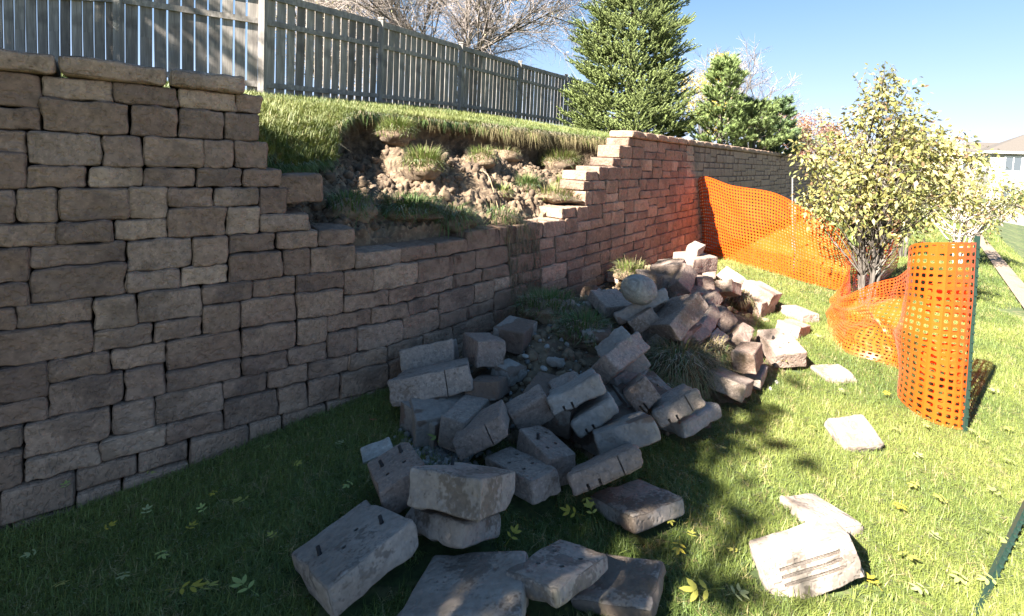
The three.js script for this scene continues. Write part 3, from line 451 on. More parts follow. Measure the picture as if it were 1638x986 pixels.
{ const m = single('white_shard', blockGeo(.16, .03, .09, { seg: [5, 2, 4], r: .008, seed: 71, rough: .01, split: .012 }), stoneMat, 'thin white broken shard lying behind the pinned block', 'shard'); m.position.set(-0.602, 0.035, -2.255); m.rotation.set(.3, .5, .05); }
// crushed gravel
{
  const g = stoneGeo(.011, .008, .01, 3, .3, 1), n = 900, im = new THREE.InstancedMesh(g, std({ color: 0xffffff, roughness: .95 }), n); const r = mulberry(81), o = new THREE.Object3D(), c = new THREE.Color();
  const spots = [[-.3, 2.32, .22, .16], [.1, 3.2, .5, .35], [.75, 3.9, .5, .4], [1.4, 3.5, .5, .4], [.3, 2.7, .4, .25]];
  for (let i = 0; i < n; i++) { const s = spots[r() < .5 ? 0 : 1 + Math.floor(r() * 4)]; const gx = (r() + r() - 1), gf = (r() + r() - 1); const x = s[0] + gx * s[2] * 1.2, f = s[1] + gf * s[3] * 1.2; const y = Math.max(baseY(x, f), baseY(x, f) + mound(x, f) - .055 + .05 * fbm(x * 3, 2, f * 3, 4)) + .012; o.position.set(x, y, -f); o.rotation.set(r() * 6, r() * 6, r() * 6); o.scale.setScalar(rr(.5, 1.9, r)); o.updateMatrix(); im.setMatrixAt(i, o.matrix); const k = rr(.1, .34, r); im.setColorAt(i, c.setRGB(k, k * .95, k * .88)); }
  shade(im); im.name = 'gravel'; im.userData = { kind: 'stuff', label: 'small pale crushed gravel scattered on the spilled soil', category: 'gravel' }; scene.add(im);
}

// loose clods on the slipped bank and over the spill
{
  const g = [1, 2].map(k => stoneGeo(.03, .022, .027, k * 5, .5, 1)); const r = mulberry(83), o = new THREE.Object3D(), c = new THREE.Color();
  g.forEach((gg, k) => { const n = k ? 1500 : 1400, im = new THREE.InstancedMesh(gg, soilMat, n); for (let i = 0; i < n; i++) {
    if (k === 0) { const u = rr(5.55, 9.4, r), s = scarp(u); const t = rr(.34, Math.max(.4, s - .02), r); o.position.copy(bankP(u, t, rr(-.005, .015, r))); }
    else { const a = MOUND[Math.floor(r() * 4)], x = a[0] + (r() + r() - 1) * 1.1, f = a[1] + (r() + r() - 1) * 1.0; if (mound(x, f) < .03) { i--; continue; } o.position.set(x, baseY(x, f) + mound(x, f) - .04 + .05 * fbm(x * 3, 2, f * 3, 4), -f); }
    o.rotation.set(r() * 6, r() * 6, r() * 6); const q = r(); o.scale.setScalar(.25 + 1.5 * q * q * q); o.updateMatrix(); im.setMatrixAt(i, o.matrix); const m = rr(.7, 1.25, r); im.setColorAt(i, c.setRGB(m, m, m)); }
    shade(im); im.name = k ? 'spill_clods' : 'bank_clods'; im.userData = { kind: 'stuff', label: k ? 'loose soil clods spilled between the fallen blocks' : 'loose soil clods on the slipped bank', category: 'soil' }; scene.add(im); });
}
// small broken pieces in the spill
{
  const r = mulberry(84); let n = 0, guard = 0; while (n < 30 && guard++ < 400) { const a = MOUND[[0, 1, 2, 3, 3][Math.floor(r() * 5)]], x = a[0] + (r() + r() - 1) * .95, f = a[1] + (r() + r() - 1) * .8, m = mound(x, f); if (m < .07) continue; const L = rr(.07, .16, r);
    const o = single('block_chunk', blockGeo(L, L * rr(.5, .8, r), L * rr(.6, 1, r), { seg: [5, 4, 5], r: .012, seed: 700 + n, rough: .02, split: .02, chips: 4 }), [cleanMat, cleanMatB, soilyMat][n % 3], 'small broken chunk of block in the spilled soil of the pile', 'block chunk', 'broken chunks in the pile'); o.position.set(x, baseY(x, f) + m - .02 + L * .15, -f); o.rotation.set(rr(-.6, .6, r), r() * 6, rr(-.6, .6, r)); n++; }
}

// ---------------------------------------------------------------- grass
function pushBlade(pos, idx, x, y, z, dir, len, wid, bend, droop = 0) {
  const sx = Math.cos(dir), sz = Math.sin(dir), px = -sz, pz = sx, b = pos.length / 3;
  const at = k => { const out = bend * len * k * k, up = len * k * (1 - .35 * bend * k) - droop * len * k * k; return [x + sx * out, y + up, z + sz * out]; };
  for (const [k, w] of [[0, 1], [.5, .85]]) { const q = at(k); pos.push(q[0] - px * wid * w / 2, q[1], q[2] - pz * wid * w / 2, q[0] + px * wid * w / 2, q[1], q[2] + pz * wid * w / 2); }
  pos.push(...at(1)); idx.push(b, b + 1, b + 3, b, b + 3, b + 2, b + 2, b + 3, b + 4);
}
function tuftGeo(n, R, l0, l1, wid, seed, bend = .8) { const r = mulberry(seed), pos = [], idx = []; for (let i = 0; i < n; i++) { const a = r() * 6.28, q = Math.sqrt(r()) * R; pushBlade(pos, idx, Math.cos(a) * q, -.006, Math.sin(a) * q, r() * 6.28, rr(l0, l1, r), wid * rr(.7, 1.2, r), rr(.1, bend, r)); } return geoFrom(pos, idx); }
function grassField(name, label, geo, mat, pts, pal, seed) {
  const im = new THREE.InstancedMesh(geo, mat, pts.length), o = new THREE.Object3D(), c = new THREE.Color(), r = mulberry(seed);
  pts.forEach(([x, y, z, s, sy = 1], i) => { o.position.set(x, y, z); o.rotation.set(rr(-.12, .12, r), r() * 6.28, rr(-.12, .12, r)); o.scale.set(s, s * sy * rr(.8, 1.2, r), s); o.updateMatrix(); im.setMatrixAt(i, o.matrix); const n = fbm(x * .9, 4, z * .9, 3), k = Math.min(1, Math.max(0, .5 + n * 1.6 + rr(-.35, .35, r))); const a = pal[0], b = pal[1]; c.setRGB(lerp(a[0], b[0], k), lerp(a[1], b[1], k), lerp(a[2], b[2], k)); if (r() < .06) c.setRGB(.34, .28, .12); im.setColorAt(i, c); });
  shade(im); im.name = name; im.userData = { kind: 'stuff', label, category: 'grass' }; scene.add(im); return im;
}
const PAL = [[.082, .126, .017], [.205, .232, .045]];
{
  const r = mulberry(61), pts = [], long = [];
  const add = (n, x0, x1, f0, f1, s) => { for (let i = 0; i < n; i++) { const x = rr(x0, x1, r), f = rr(f0, f1, r); const px = x / f; if (f > 5 && Math.abs(px) > 1.3) continue; if (px < -1.4) continue; const p = across(x, f); if (p > .91 && p < 1.14) continue; if (p > 2.4) continue;
    let side = 1e9; for (const [wx, wf] of FENCEWALL) { const d = (x - wx[0]) * wf[0] + (f - wx[1]) * wf[1]; if (x >= wx[2] && x < wx[3]) side = d; } if (side < .03) continue;
    const m = mound(x, f); if (m > .075 && r() > .05) continue; if (onBlock(x, f)) continue; pts.push([x, baseY(x, f), -f, s * rr(.8, 1.25, r), m > .07 ? 1.7 : 1]); } };
  const FENCEWALL = []; for (let u = 2.4; u < 30; u += .25) { const a = wp(u), b = wp(u + .25); FENCEWALL.push([[a.x, a.f, Math.min(a.x, b.x), Math.max(a.x, b.x)], [a.nx, a.nf]]); }
  add(38000, -2.4, 3.6, .9, 3.2, 1); add(14000, 3.6, 6.5, .5, 3.4, 1.1); add(9000, .6, 3.6, -.8, .9, 1.1); add(26000, -1, 5.5, 3.2, 5.6, 1.1); add(26000, 1.2, 11, 5.4, 11, 1.4); add(12000, 3, 22, 10, 20, 2.2);
  grassField('lawn_grass', 'short green blades of the lawn below the wall', tuftGeo(16, .055, .022, .055, .0033, 5, 1.7), grassMat, pts, PAL, 62);
  // terrace grass
  const up = []; const addU = (n, u0, u1, k0, k1, s, sy = 1) => { for (let i = 0; i < n; i++) { const u = rr(u0, u1, r), w = wp(u), t = scarp(u) + lerp(k0, k1, r() ** 1.3); const x = w.x + BX * t, f = w.f + BF * t; if (f < .8) continue; up.push([x, upY(t, u) - sag(u, t - scarp(u)) + .02 * N3(x * 2, 1, f * 2) - .01, -f, s * rr(.8, 1.25, r), sy]); } };
  addU(11000, 3.8, 10, .0, .5, 1.15); addU(18000, 3.8, 11, .2, 3, 1.35); addU(18000, 3.8, 14, 2, 8, 2.0); addU(8000, 9.6, 20, .05, 3, 1.8);
  grassField('terrace_grass', 'sunlit green grass on the terrace above the wall', tuftGeo(16, .055, .028, .062, .0045, 8, 1.5), grassMat, up, [[.088, .13, .018], [.195, .21, .042]], 63);
  // ragged roots and overhanging blades along the scarp
  for (const [n, u0, u1, mat, name, label, l1] of [[3200, 5.35, 8.5, bladeMats[0], 'overhanging_grass', 'ragged green grass hanging over the edge of the slip', .15], [900, 6.2, 8.6, bladeMats[2], 'hanging_roots', 'pale roots hanging under the turf edge of the slip', .2], [2600, 8.2, 9.62, bladeMats[2], 'dry_overhang', 'straw-coloured grass hanging over the right end of the slip', .24], [900, 8.2, 9.62, bladeMats[1], 'overhanging_grass', 'short green grass over the right end of the slip', .14]]) {
    const pos = [], idx = []; for (let i = 0; i < n; i++) { const u = rr(u0, u1, r), w = wp(u), t = scarp(u) + rr(-.05, .05, r); const x = w.x + BX * t, f = w.f + BF * t; const dir = Math.atan2(BF, -BX) + rr(-1.1, 1.1, r); pushBlade(pos, idx, x, upY(t, u) - sag(u, 0) - .02, -f, dir, rr(.06, l1, r), .0055, rr(.4, 1.0, r), rr(.6, 1.8, r)); }
    const ov = mesh(numbered(name), geoFrom(pos, idx), mat, scene); ov.userData = { kind: 'stuff', label, category: 'grass' };
  }
}
// sods torn off the lawn
function sod(p, R, label, group, o = {}) {
  const { green = .7, len = .1, n = 260, flat = .5, hang = 0, seed = 1, thick = 1 } = o; const r = mulberry(seed * 13 + 7); const t = thing('sod_clump', label, 'sod', group); t.position.copy(p);
  mesh('soil', stoneGeo(R, R * flat * thick, R * .85, seed, .34, 3), soilMat, t);
  const mk = (frac, mat, name, lm) => { const pos = [], idx = []; const c = Math.round(n * frac); for (let i = 0; i < c; i++) { const a = r() * 6.28, q = Math.pow(r(), .42) * 1.04; const dir = a + rr(-.7, .7, r); const y = R * flat * thick * (q < 1 ? Math.sqrt(Math.max(0, 1 - q * q * .95)) * .95 : -.1) + rr(-.02, .01, r); pushBlade(pos, idx, Math.cos(a) * q * R, y, Math.sin(a) * q * R * .86, dir, len * lm * rr(.6, 1.3, r), .0055, rr(.2, 1.1, r), hang * rr(.3, 1.5, r) + (q > .8 ? rr(0, .9, r) : 0)); } const m = mesh(name, geoFrom(pos, idx), mat, t); m.userData.kind = 'stuff'; };
  mk(green, bladeMats[o.bright ? 1 : 0], 'green_blades', 1); mk(1 - green, bladeMats[2], 'dry_blades', 1.15); return t;
}
const BANKG = 'sods on the slipped bank', RUBG = 'sods among the fallen blocks';
sod(bankP(7.0, 1.53, .02), .19, 'round bright green sod perched under the scarp', BANKG, { seed: 2, bright: 1, green: .9, len: .13, n: 950, flat: .55 });
sod(bankP(6.85, .88, .02), .18, 'green sod standing on the middle of the slipped soil', BANKG, { seed: 3, bright: 1, green: .85, len: .13, n: 950, flat: .6 });
sod(bankP(8.45, 1.35, .0), .2, 'thin yellowed sod lying flat high on the slipped soil', BANKG, { seed: 4, green: .4, len: .08, n: 300, flat: .4 });
sod(bankP(9.2, 1.0, .03), .26, 'long pale green sod near the stepped end of the right wall', BANKG, { seed: 5, bright: 1, green: .65, len: .14, n: 900, flat: .45 });
sod(bankP(8.15, .72), .14, 'dark green sod in a hollow of the slipped soil', BANKG, { seed: 6, green: .9, len: .13, n: 600, flat: .5 });
sod(bankP(7.6, .58), .1, 'small green tuft at the foot of the dangling root', BANKG, { seed: 7, bright: 1, green: .8, len: .1, n: 180, flat: .6 });
sod(bankP(8.3, .48), .3, 'wide straw-flecked sod behind the lowest wall courses', BANKG, { seed: 8, bright: 1, green: .6, len: .11, n: 800, flat: .22 });
sod(bankP(6.4, .46, -.03), .25, 'broad dark sod slumped behind the lowest wall courses', BANKG, { seed: 9, green: .9, len: .14, n: 1300, flat: .28, hang: .3 });
sod(bankP(5.95, .5, -.02), .17, 'dark sod tucked beside the stepped end of the tall wall', BANKG, { seed: 10, green: .9, len: .14, n: 360, flat: .6, hang: .3 });
sod(bankP(7.3, .36, -.02), .22, 'dark sod drooping over the lowest wall courses', BANKG, { seed: 11, green: .7, len: .2, n: 460, flat: .45, hang: .9 });
sod(bankP(6.75, .34, .0), .2, 'green sod slumped onto the top of the low wall courses', BANKG, { seed: 12, green: .8, len: .17, n: 620, flat: .45, hang: .8 });
sod(bankP(7.75, 1.05, .03), .15, 'yellow-green sod beside the long root', BANKG, { seed: 13, bright: 1, green: .75, len: .11, n: 420, flat: .55 });
sod(bankP(8.75, .62, .0), .17, 'green sod in front of the first right wall step', BANKG, { seed: 14, bright: 1, green: .7, len: .11, n: 420, flat: .4 });
{ // strands trailing down the wall face
  const r = mulberry(45), pos = [], idx = []; for (let i = 0; i < 520; i++) { const u = 7.38 + rr(-.22, .22, r), w = wp(u), y = .93 - rr(0, .6, r) ** 1.1, v = -BATTER * y + .012; pushBlade(pos, idx, w.x + w.nx * v, y, -(w.f + w.nf * v), Math.atan2(-w.nf, w.nx) + rr(-.8, .8, r), rr(.1, .22, r), .006, rr(.05, .3, r), rr(1.3, 2, r)); }
  const m = mesh(numbered('trailing_grass'), geoFrom(pos, idx), bladeMats[4], scene); m.userData = { kind: 'stuff', label: 'dry grass strands trailing down the low wall face', category: 'grass' };
}
sod(new THREE.Vector3(1.147, 0.122, -3.053), .22, 'large blond and green sod heaped between the fallen blocks', RUBG, { seed: 21, green: .28, len: .17, n: 1300, flat: .7, hang: .7 });
sod(new THREE.Vector3(1.433, 0.130, -3.251), .14, 'brown-bladed sod hanging beside the block with dark holes', RUBG, { seed: 22, green: .15, len: .17, n: 420, flat: .9, hang: 1.1 });
sod(new THREE.Vector3(0.563, 0.265, -3.318), .2, 'green sod on the spilled soil beside the brown slab', RUBG, { seed: 23, green: .85, len: .12, n: 520, flat: .4, hang: .2 });
sod(new THREE.Vector3(0.343, 0.306, -3.664), .26, 'wide green sod on the spilled soil against the wall', RUBG, { seed: 24, green: .85, len: .12, n: 640, flat: .35, hang: .2 });
sod(new THREE.Vector3(-0.446, -0.009, -4.004), .19, 'dark green sod at the wall foot behind the upright block', RUBG, { seed: 25, green: .9, len: .13, n: 460, flat: .35, hang: .2 });
sod(new THREE.Vector3(2.338, 0.147, -4.698), .1, 'dry straw-coloured sod in the sunlit end of the rubble', RUBG, { seed: 26, green: .1, len: .12, n: 320, flat: .9, hang: .8 });
sod(new THREE.Vector3(2.108, 0.247, -4.689), .09, 'brown earthy sod wedged between sunlit pale blocks', RUBG, { seed: 27, green: .1, len: .07, n: 200, flat: .9, hang: .5 });
sod(new THREE.Vector3(1.280, 0.308, -4.940), .16, 'bright sunlit sod behind the grey boulder', RUBG, { seed: 28, bright: 1, green: .75, len: .12, n: 380, flat: .4 });
sod(new THREE.Vector3(0.928, 0.074, -2.769), .12, 'sod of bleached blades above the notched blocks', RUBG, { seed: 29, green: .35, len: .17, n: 380, flat: .7, hang: .9 });
// roots hanging out of the scarp
[[[7.66, 1.22, .05], [7.55, .95, .05], [7.45, .65, .04], [7.38, .42, .02]], [[7.25, 1.2, .02], [7.26, 1.05, .03], [7.28, .9, .02]]].forEach((k, i) => {
  const c = new THREE.CatmullRomCurve3(k.map(([u, t, d]) => bankP(u, t, d))); const p = c.getPoints(12); single('root', tube(p, p.map((_, j) => (i ? .006 : .008) * (1 - .6 * j / 12)), 6), rootMat, ['long pale root running down the slipped soil', 'thin short pale root above the middle sod'][i], 'root'); });

// ---------------------------------------------------------------- trees
function leafPush(pos, idx, col, p, dir, nrm, L, W, c) { // folded pointed leaf: 4 triangles
  const s = new THREE.Vector3().crossVectors(dir, nrm).normalize(), b = pos.length / 3; const q = (k, w, d) => [p.x + dir.x * L * k + s.x * W * w + nrm.x * d, p.y + dir.y * L * k + s.y * W * w + nrm.y * d, p.z + dir.z * L * k + s.z * W * w + nrm.z * d];
  pos.push(...q(0, 0, 0), ...q(.45, -.5, W * .16), ...q(.45, .5, W * .16), ...q(.5, 0, 0), ...q(1, 0, -L * .08)); idx.push(b, b + 3, b + 1, b, b + 2, b + 3, b + 1, b + 3, b + 4, b + 3, b + 2, b + 4); for (let i = 0; i < 5; i++) col.push(...c);
}
const rv = r => { const z = 2 * r() - 1, a = r() * 6.283, q = Math.sqrt(1 - z * z); return new THREE.Vector3(q * Math.cos(a), z, q * Math.sin(a)); };
const leafMat = new THREE.MeshPhysicalMaterial({ color: 0xffffff, vertexColors: true, roughness: .55, transmission: .35, thickness: 0 });
// young broadleaf tree: several stems, limbs to every leaf clump
function broadleaf(base, o, label, group) {
  const r = mulberry(o.seed), t = thing('young_tree', label, 'tree', group); t.position.copy(base);
  const wood = [], pos = [], idx = [], col = []; const H = o.h, cy = o.cy, A = o.ax, B = o.ay;
  const stems = []; for (let k = 0; k < o.stems; k++) { const a = k / o.stems * 6.28 + r(), lean = rr(.06, .22, r) * A; const pts = [new THREE.Vector3(Math.cos(a) * .035, -.05, Math.sin(a) * .035)]; for (let j = 1; j <= 6; j++) pts.push(new THREE.Vector3(Math.cos(a) * (.035 + lean * j / 3) + rr(-.03, .03, r), H * .85 * j / 6, Math.sin(a) * (.035 + lean * j / 3) + rr(-.03, .03, r))); wood.push(tube(pts, pts.map((_, j) => o.tr * (1 - j / 7)), 7)); stems.push(pts); }
  const clumps = []; for (let k = 0; k < o.clumps; k++) { let v, n = 0; do { v = rv(r).multiplyScalar(Math.pow(r(), .45)); n++; } while (n < 20 && (v.y > .3 && Math.hypot(v.x, v.z) > .75 - .35 * v.y)); const p = new THREE.Vector3(v.x * A, cy + v.y * B, v.z * A); const w = 1 + .22 * fbm(p.x * 2 + o.seed, p.y * 2, p.z * 2, 2) * 2; p.x *= w; p.z *= w; clumps.push(p); }
  for (const p of clumps) {
    const s = stems[Math.floor(r() * stems.length)]; const j = Math.max(1, Math.min(5, Math.floor(p.y / H * 6 - rr(.6, 1.6, r)))); const a = s[j]; const m = a.clone().lerp(p, .5); m.y -= rr(-.02, .08, r); m.x += rr(-.05, .05, r); wood.push(tube([a, m, p.clone().lerp(a, .04)], [.009 * o.bs, .006 * o.bs, .0025], 5));
    for (let k = 0; k < 3; k++) wood.push(tube([p, p.clone().addScaledVector(rv(r), o.cr * .8)], [.003, .0012], 3));
    const tone = r(); for (let k = 0; k < o.leaves; k++) { const d = rv(r), q = p.clone().addScaledVector(d, o.cr * Math.pow(r(), .5)); q.y -= .01; const dir = rv(r).multiplyScalar(.7).add(d.multiplyScalar(.6)); dir.y -= .45; dir.normalize(); const n = rv(r); n.y += .8; n.normalize(); const g = r() * .7 + tone * .3; const c = r() < o.yellow ? [.33, .28, .09] : r() < .1 ? [.24, .15, .08] : [lerp(.12, .31, g), lerp(.145, .27, g), lerp(.03, .085, g)]; const L = o.ll * rr(.6, 1.2, r); leafPush(pos, idx, col, q, dir, n, L, L * rr(.38, .55, r), c); }
  }
  for (let k = 0; k < o.sprigs; k++) { const a = r() * 6.28, p = new THREE.Vector3(Math.cos(a) * A * .4 * r(), cy + B * .85, Math.sin(a) * A * .4 * r()), e = p.clone().add(new THREE.Vector3(rr(-.14, .14, r), rr(.12, .34, r), rr(-.14, .14, r))); wood.push(tube([p, e], [.004, .0015], 4)); for (let j = 0; j < 9; j++) { const d = rv(r); leafPush(pos, idx, col, p.clone().lerp(e, .25 + .75 * j / 8), d, rv(r), o.ll * rr(.5, .9, r), o.ll * .35, [.16, .16, .06]); } }
  mesh('trunk', mergeGeometries(wood), o.wood, t); const c = mesh('crown', geoFrom(pos, idx, null, col), leafMat, t); c.userData.kind = 'stuff'; return t;
}
broadleaf(V(4.02, baseY(4.02, 5.28), 5.28), { seed: 301, h: 2.3, cy: 1.60, ax: .80, ay: .92, stems: 4, tr: .028, clumps: 165, cr: .19, leaves: 54, ll: .066, yellow: .16, wood: barkMat, bs: 1, sprigs: 12 }, 'leafy yellow-green multi-stemmed young tree behind the crumpled orange net', 'young trees along the lawn');
broadleaf(V(7.35, baseY(7.35, 7.75), 7.75), { seed: 302, h: 1.75, cy: 1.2, ax: .78, ay: .68, stems: 4, tr: .02, clumps: 70, cr: .2, leaves: 46, ll: .066, yellow: .12, wood: paleTwigMat, bs: 1.4, sprigs: 3 }, 'smaller spreading yellow-green tree with pale stems near the street', 'young trees along the lawn');
broadleaf(V(6.9, baseY(6.9, 8.0), 8.3), { seed: 305, h: 1.9, cy: 1.45, ax: .45, ay: .75, stems: 3, tr: .02, clumps: 40, cr: .2, leaves: 44, ll: .066, yellow: .3, wood: barkMat, bs: 1, sprigs: 3 }, 'narrow yellow-green tree between the leafy tree and the pale-stemmed one', 'young trees along the lawn');
// the tall tree behind the camera whose shadow lies over the wall foot and the rubble
broadleaf(V(-4.6, -.1, -.62), { seed: 303, h: 6.4, cy: 3.95, ax: 1.62, ay: 2.25, stems: 3, tr: .09, clumps: 420, cr: .42, leaves: 50, ll: .2, yellow: .1, wood: barkMat, bs: 3, sprigs: 0 }, 'tall dense leafy tree standing behind the viewer at the wall', 'young trees along the lawn');

broadleaf(V(-12.5, upAt(-12.5, 3.4) - .1, 3.4), { seed: 304, h: 8.4, cy: 6.0, ax: 2.3, ay: 2.5, stems: 3, tr: .12, clumps: 260, cr: .5, leaves: 44, ll: .22, yellow: .1, wood: barkMat, bs: 3, sprigs: 0 }, 'tall leafy tree on the terrace whose shadow lies on the fence', 'young trees along the lawn');

// conifers: whorled limbs carrying needle sprays
function sprayGeo(n, L, nl, nw, seed, brush) { const r = mulberry(seed), pos = [], idx = []; const b0 = pos.length / 3; for (let i = 0; i < n; i++) { const k = i / n, x = L * k, a = r() * 6.283, tilt = brush; const d = new THREE.Vector3(tilt, Math.cos(a), Math.sin(a)).normalize(); const s = new THREE.Vector3(0, -Math.sin(a), Math.cos(a)); const l = nl * rr(.75, 1.15, r) * (1 - .35 * k), b = pos.length / 3; pos.push(x - s.x * nw, -s.y * nw, -s.z * nw, x + s.x * nw, s.y * nw, s.z * nw, x + d.x * l, d.y * l, d.z * l); idx.push(b, b + 1, b + 2); } return geoFrom(pos, idx); }
function conifer(name, base, o, label, category = 'tree') {
  const r = mulberry(o.seed), t = thing(name, label, category); t.position.copy(base); const wood = [tube([new THREE.Vector3(0, -.1, 0), new THREE.Vector3(0, o.h * .5, 0), new THREE.Vector3(0, o.h, 0)], [o.tr, o.tr * .55, .01], 8)]; const mats = [];
  const Q = new THREE.Quaternion(), X = new THREE.Vector3(1, 0, 0), D = new THREE.Vector3(); const put = (p, d, s) => { Q.setFromUnitVectors(X, D.copy(d).normalize()); const sp = new THREE.Quaternion().setFromAxisAngle(X, r() * 6.28); mats.push(new THREE.Matrix4().compose(p, Q.clone().multiply(sp), new THREE.Vector3(s, s, s))); };
  for (let y = o.y0; y < o.h * .985; y += o.dy * (1 - .45 * y / o.h)) {
    const k = y / o.h, R = o.R * Math.pow(1 - k, o.pow) * (1 + .1 * N3(y * 2, o.seed, 1)) + .05; const nb = Math.max(5, Math.round(o.nb * (1 - .5 * k))); const a0 = r() * 6.28;
    for (let i = 0; i < nb; i++) {
      const a = a0 + i / nb * 6.28 + rr(-.25, .25, r), L = R * rr(.72, 1.14, r), yy = y + rr(-.1, .1, r); const at = q => new THREE.Vector3(Math.cos(a) * L * q, yy + L * (o.up * q - o.sag * q * (1 - q) * 1.6), Math.sin(a) * L * q);
      wood.push(tube([at(0), at(.5), at(1)], [.018 * (1 - k) + .005, .011 * (1 - k) + .004, .003], 4));
      const ns = Math.max(3, Math.round(L / o.sp)); for (let j = 0; j < ns; j++) { const q = lerp(o.in0, 1, (j + .5) / ns), p = at(q), out = at(Math.min(1, q + .05)).sub(at(q - .05)).normalize(); const side = new THREE.Vector3(-Math.sin(a), 0, Math.cos(a)); const wd = (1 - q) * .55 * L + .06; for (const s of [-1, 1]) { const m = Math.max(1, Math.round(wd / o.sp * .8)); for (let z = 0; z < m; z++) { const off = wd * (z + .4) / m; const pp = p.clone().addScaledVector(side, s * off).addScaledVector(out, off * .5); pp.y += rr(-.05, .05, r) - off * o.fall; const d = out.clone().multiplyScalar(.8).addScaledVector(side, s * rr(.3, .9, r)); d.y += rr(-.1, o.tip, r); put(pp, d, rr(.75, 1.2, r)); } } put(p, out.clone().add(new THREE.Vector3(rr(-.3, .3, r), rr(0, o.tip, r), rr(-.3, .3, r))), rr(.8, 1.2, r)); }
    }
  }
  for (let i = 0; i < 6; i++) put(new THREE.Vector3(0, o.h - .1 * i, 0), new THREE.Vector3(rr(-.3, .3, r), 1, rr(-.3, .3, r)), 1);
  mesh('trunk', mergeGeometries(wood), barkMat, t); const im = new THREE.InstancedMesh(o.spray, o.mat, mats.length), c = new THREE.Color(); mats.forEach((m, i) => { im.setMatrixAt(i, m); const g = rr(.75, 1.3, r); im.setColorAt(i, c.setRGB(o.col[0] * g, o.col[1] * g, o.col[2] * g)); }); shade(im); im.name = 'crown'; im.userData.kind = 'stuff'; t.add(im); return t;
}
const needleMat = std({ color: 0xffffff, roughness: .7 });
const spruceSpray = sprayGeo(54, .26, .06, .011, 4, 1.0), pineSpray = sprayGeo(44, .18, .14, .009, 6, 1.5);
conifer('spruce_tree', V(3.05, upAt(3.05, 13) - .05, 13), { seed: 11, h: 8.0, R: 1.8, pow: .75, tr: .14, y0: .12, dy: .24, nb: 15, up: .18, sag: .2, sp: .19, in0: .35, fall: .12, tip: .6, col: [.155, .19, .058], spray: spruceSpray, mat: needleMat }, 'large dense green spruce tree at the end of the fence');
conifer('pine_tree', V(5.15, upAt(5.15, 12) - .05, 12), { seed: 12, h: 2.3, R: .72, pow: .6, tr: .07, y0: .1, dy: .3, nb: 9, up: .55, sag: .1, sp: .2, in0: .3, fall: .0, tip: .9, col: [.15, .2, .062], spray: pineSpray, mat: needleMat }, 'bushy light green pine beside the spruce');
conifer('pine_tree', V(6.2, upAt(6.2, 12.4) - .05, 12.4), { seed: 13, h: 1.3, R: .8, pow: .5, tr: .06, y0: .1, dy: .3, nb: 9, up: .5, sag: .1, sp: .2, in0: .3, fall: .0, tip: .9, col: [.14, .185, .06], spray: pineSpray, mat: needleMat }, 'low spreading pine behind the wall cap');
conifer('pine_tree', V(7.35, upAt(7.35, 13.3) - .05, 13.3), { seed: 14, h: 1.6, R: .5, pow: .7, tr: .06, y0: .1, dy: .3, nb: 8, up: .5, sag: .1, sp: .2, in0: .3, fall: .0, tip: .9, col: [.10, .15, .06], spray: pineSpray, mat: needleMat }, 'slim pine with a single pointed top next to the reddish shrubs');

// bare trees
function bareTree(base, o, label) {
  const r = mulberry(o.seed), t = thing('bare_tree', label, 'tree'); t.position.copy(base); const thick = [], thin = [];
  const grow = (p, d, len, rad, lv) => {
    const n = lv < 2 ? 5 : 3, pts = [p.clone()], rads = [rad]; const dir = d.clone(); let q = p.clone();
    for (let i = 1; i <= n; i++) { dir.add(rv(r).multiplyScalar(o.wig)).normalize(); dir.y += lv > 2 ? -o.droop : .02; dir.normalize(); q = q.clone().addScaledVector(dir, len / n); pts.push(q); rads.push(rad * (1 - .62 * i / n)); }
    (lv < 3 ? thick : thin).push(tube(pts, rads, lv < 2 ? 7 : lv < 3 ? 5 : 3)); if (lv >= o.lv) return;
    const kids = lv === 0 ? o.k0 : Math.round(rr(o.k1 - 1, o.k1 + 1, r)); for (let k = 0; k < kids; k++) { const f = rr(lv ? .25 : .3, 1, r), i = Math.min(n - 1, Math.floor(f * n)), b = pts[i].clone().lerp(pts[i + 1], f * n - i > 1 ? 1 : f * n - i); const nd = dir.clone().multiplyScalar(.75).add(rv(r).multiplyScalar(o.spread)).normalize(); if (lv < 2) nd.y += .15; grow(b, nd.normalize(), len * rr(.5, .78, r), Math.max(o.min, rad * rr(.4, .58, r)), lv + 1); }
  };
  for (let s = 0; s < o.stems; s++) { const a = s / o.stems * 6.28 + r(); grow(new THREE.Vector3(Math.cos(a) * .1, -.1, Math.sin(a) * .1), new THREE.Vector3(Math.cos(a) * o.lean, 1, Math.sin(a) * o.lean).normalize(), o.len * rr(.85, 1.1, r), o.rad, 0); }
  mesh('trunk', mergeGeometries(thick), o.mat || barkMat, t); const m = mesh('crown', mergeGeometries(thin), o.mat2 || twigMat, t); m.userData.kind = 'stuff';
  if (o.leaves) { const pos = [], idx = [], col = []; for (let i = 0; i < o.leaves; i++) { const g = thin[Math.floor(r() * thin.length)], pa = g.attributes.position, k = Math.floor(r() * pa.count); leafPush(pos, idx, col, new THREE.Vector3(pa.getX(k), pa.getY(k), pa.getZ(k)), rv(r), rv(r), .09, .05, o.lc || [.36, .33, .16]); } const l = mesh('leaves', geoFrom(pos, idx, null, col), leafMat, t); l.userData.kind = 'stuff'; }
  return t;
}
bareTree(V(-2.9, upAt(-2.9, 19), 19), { seed: 21, stems: 6, lean: .62, len: 4.2, rad: .1, k0: 7, k1: 6, lv: 4, wig: .16, spread: .62, droop: .02, min: .0075, leaves: 500 }, 'large bare multi-stemmed tree behind the fence');
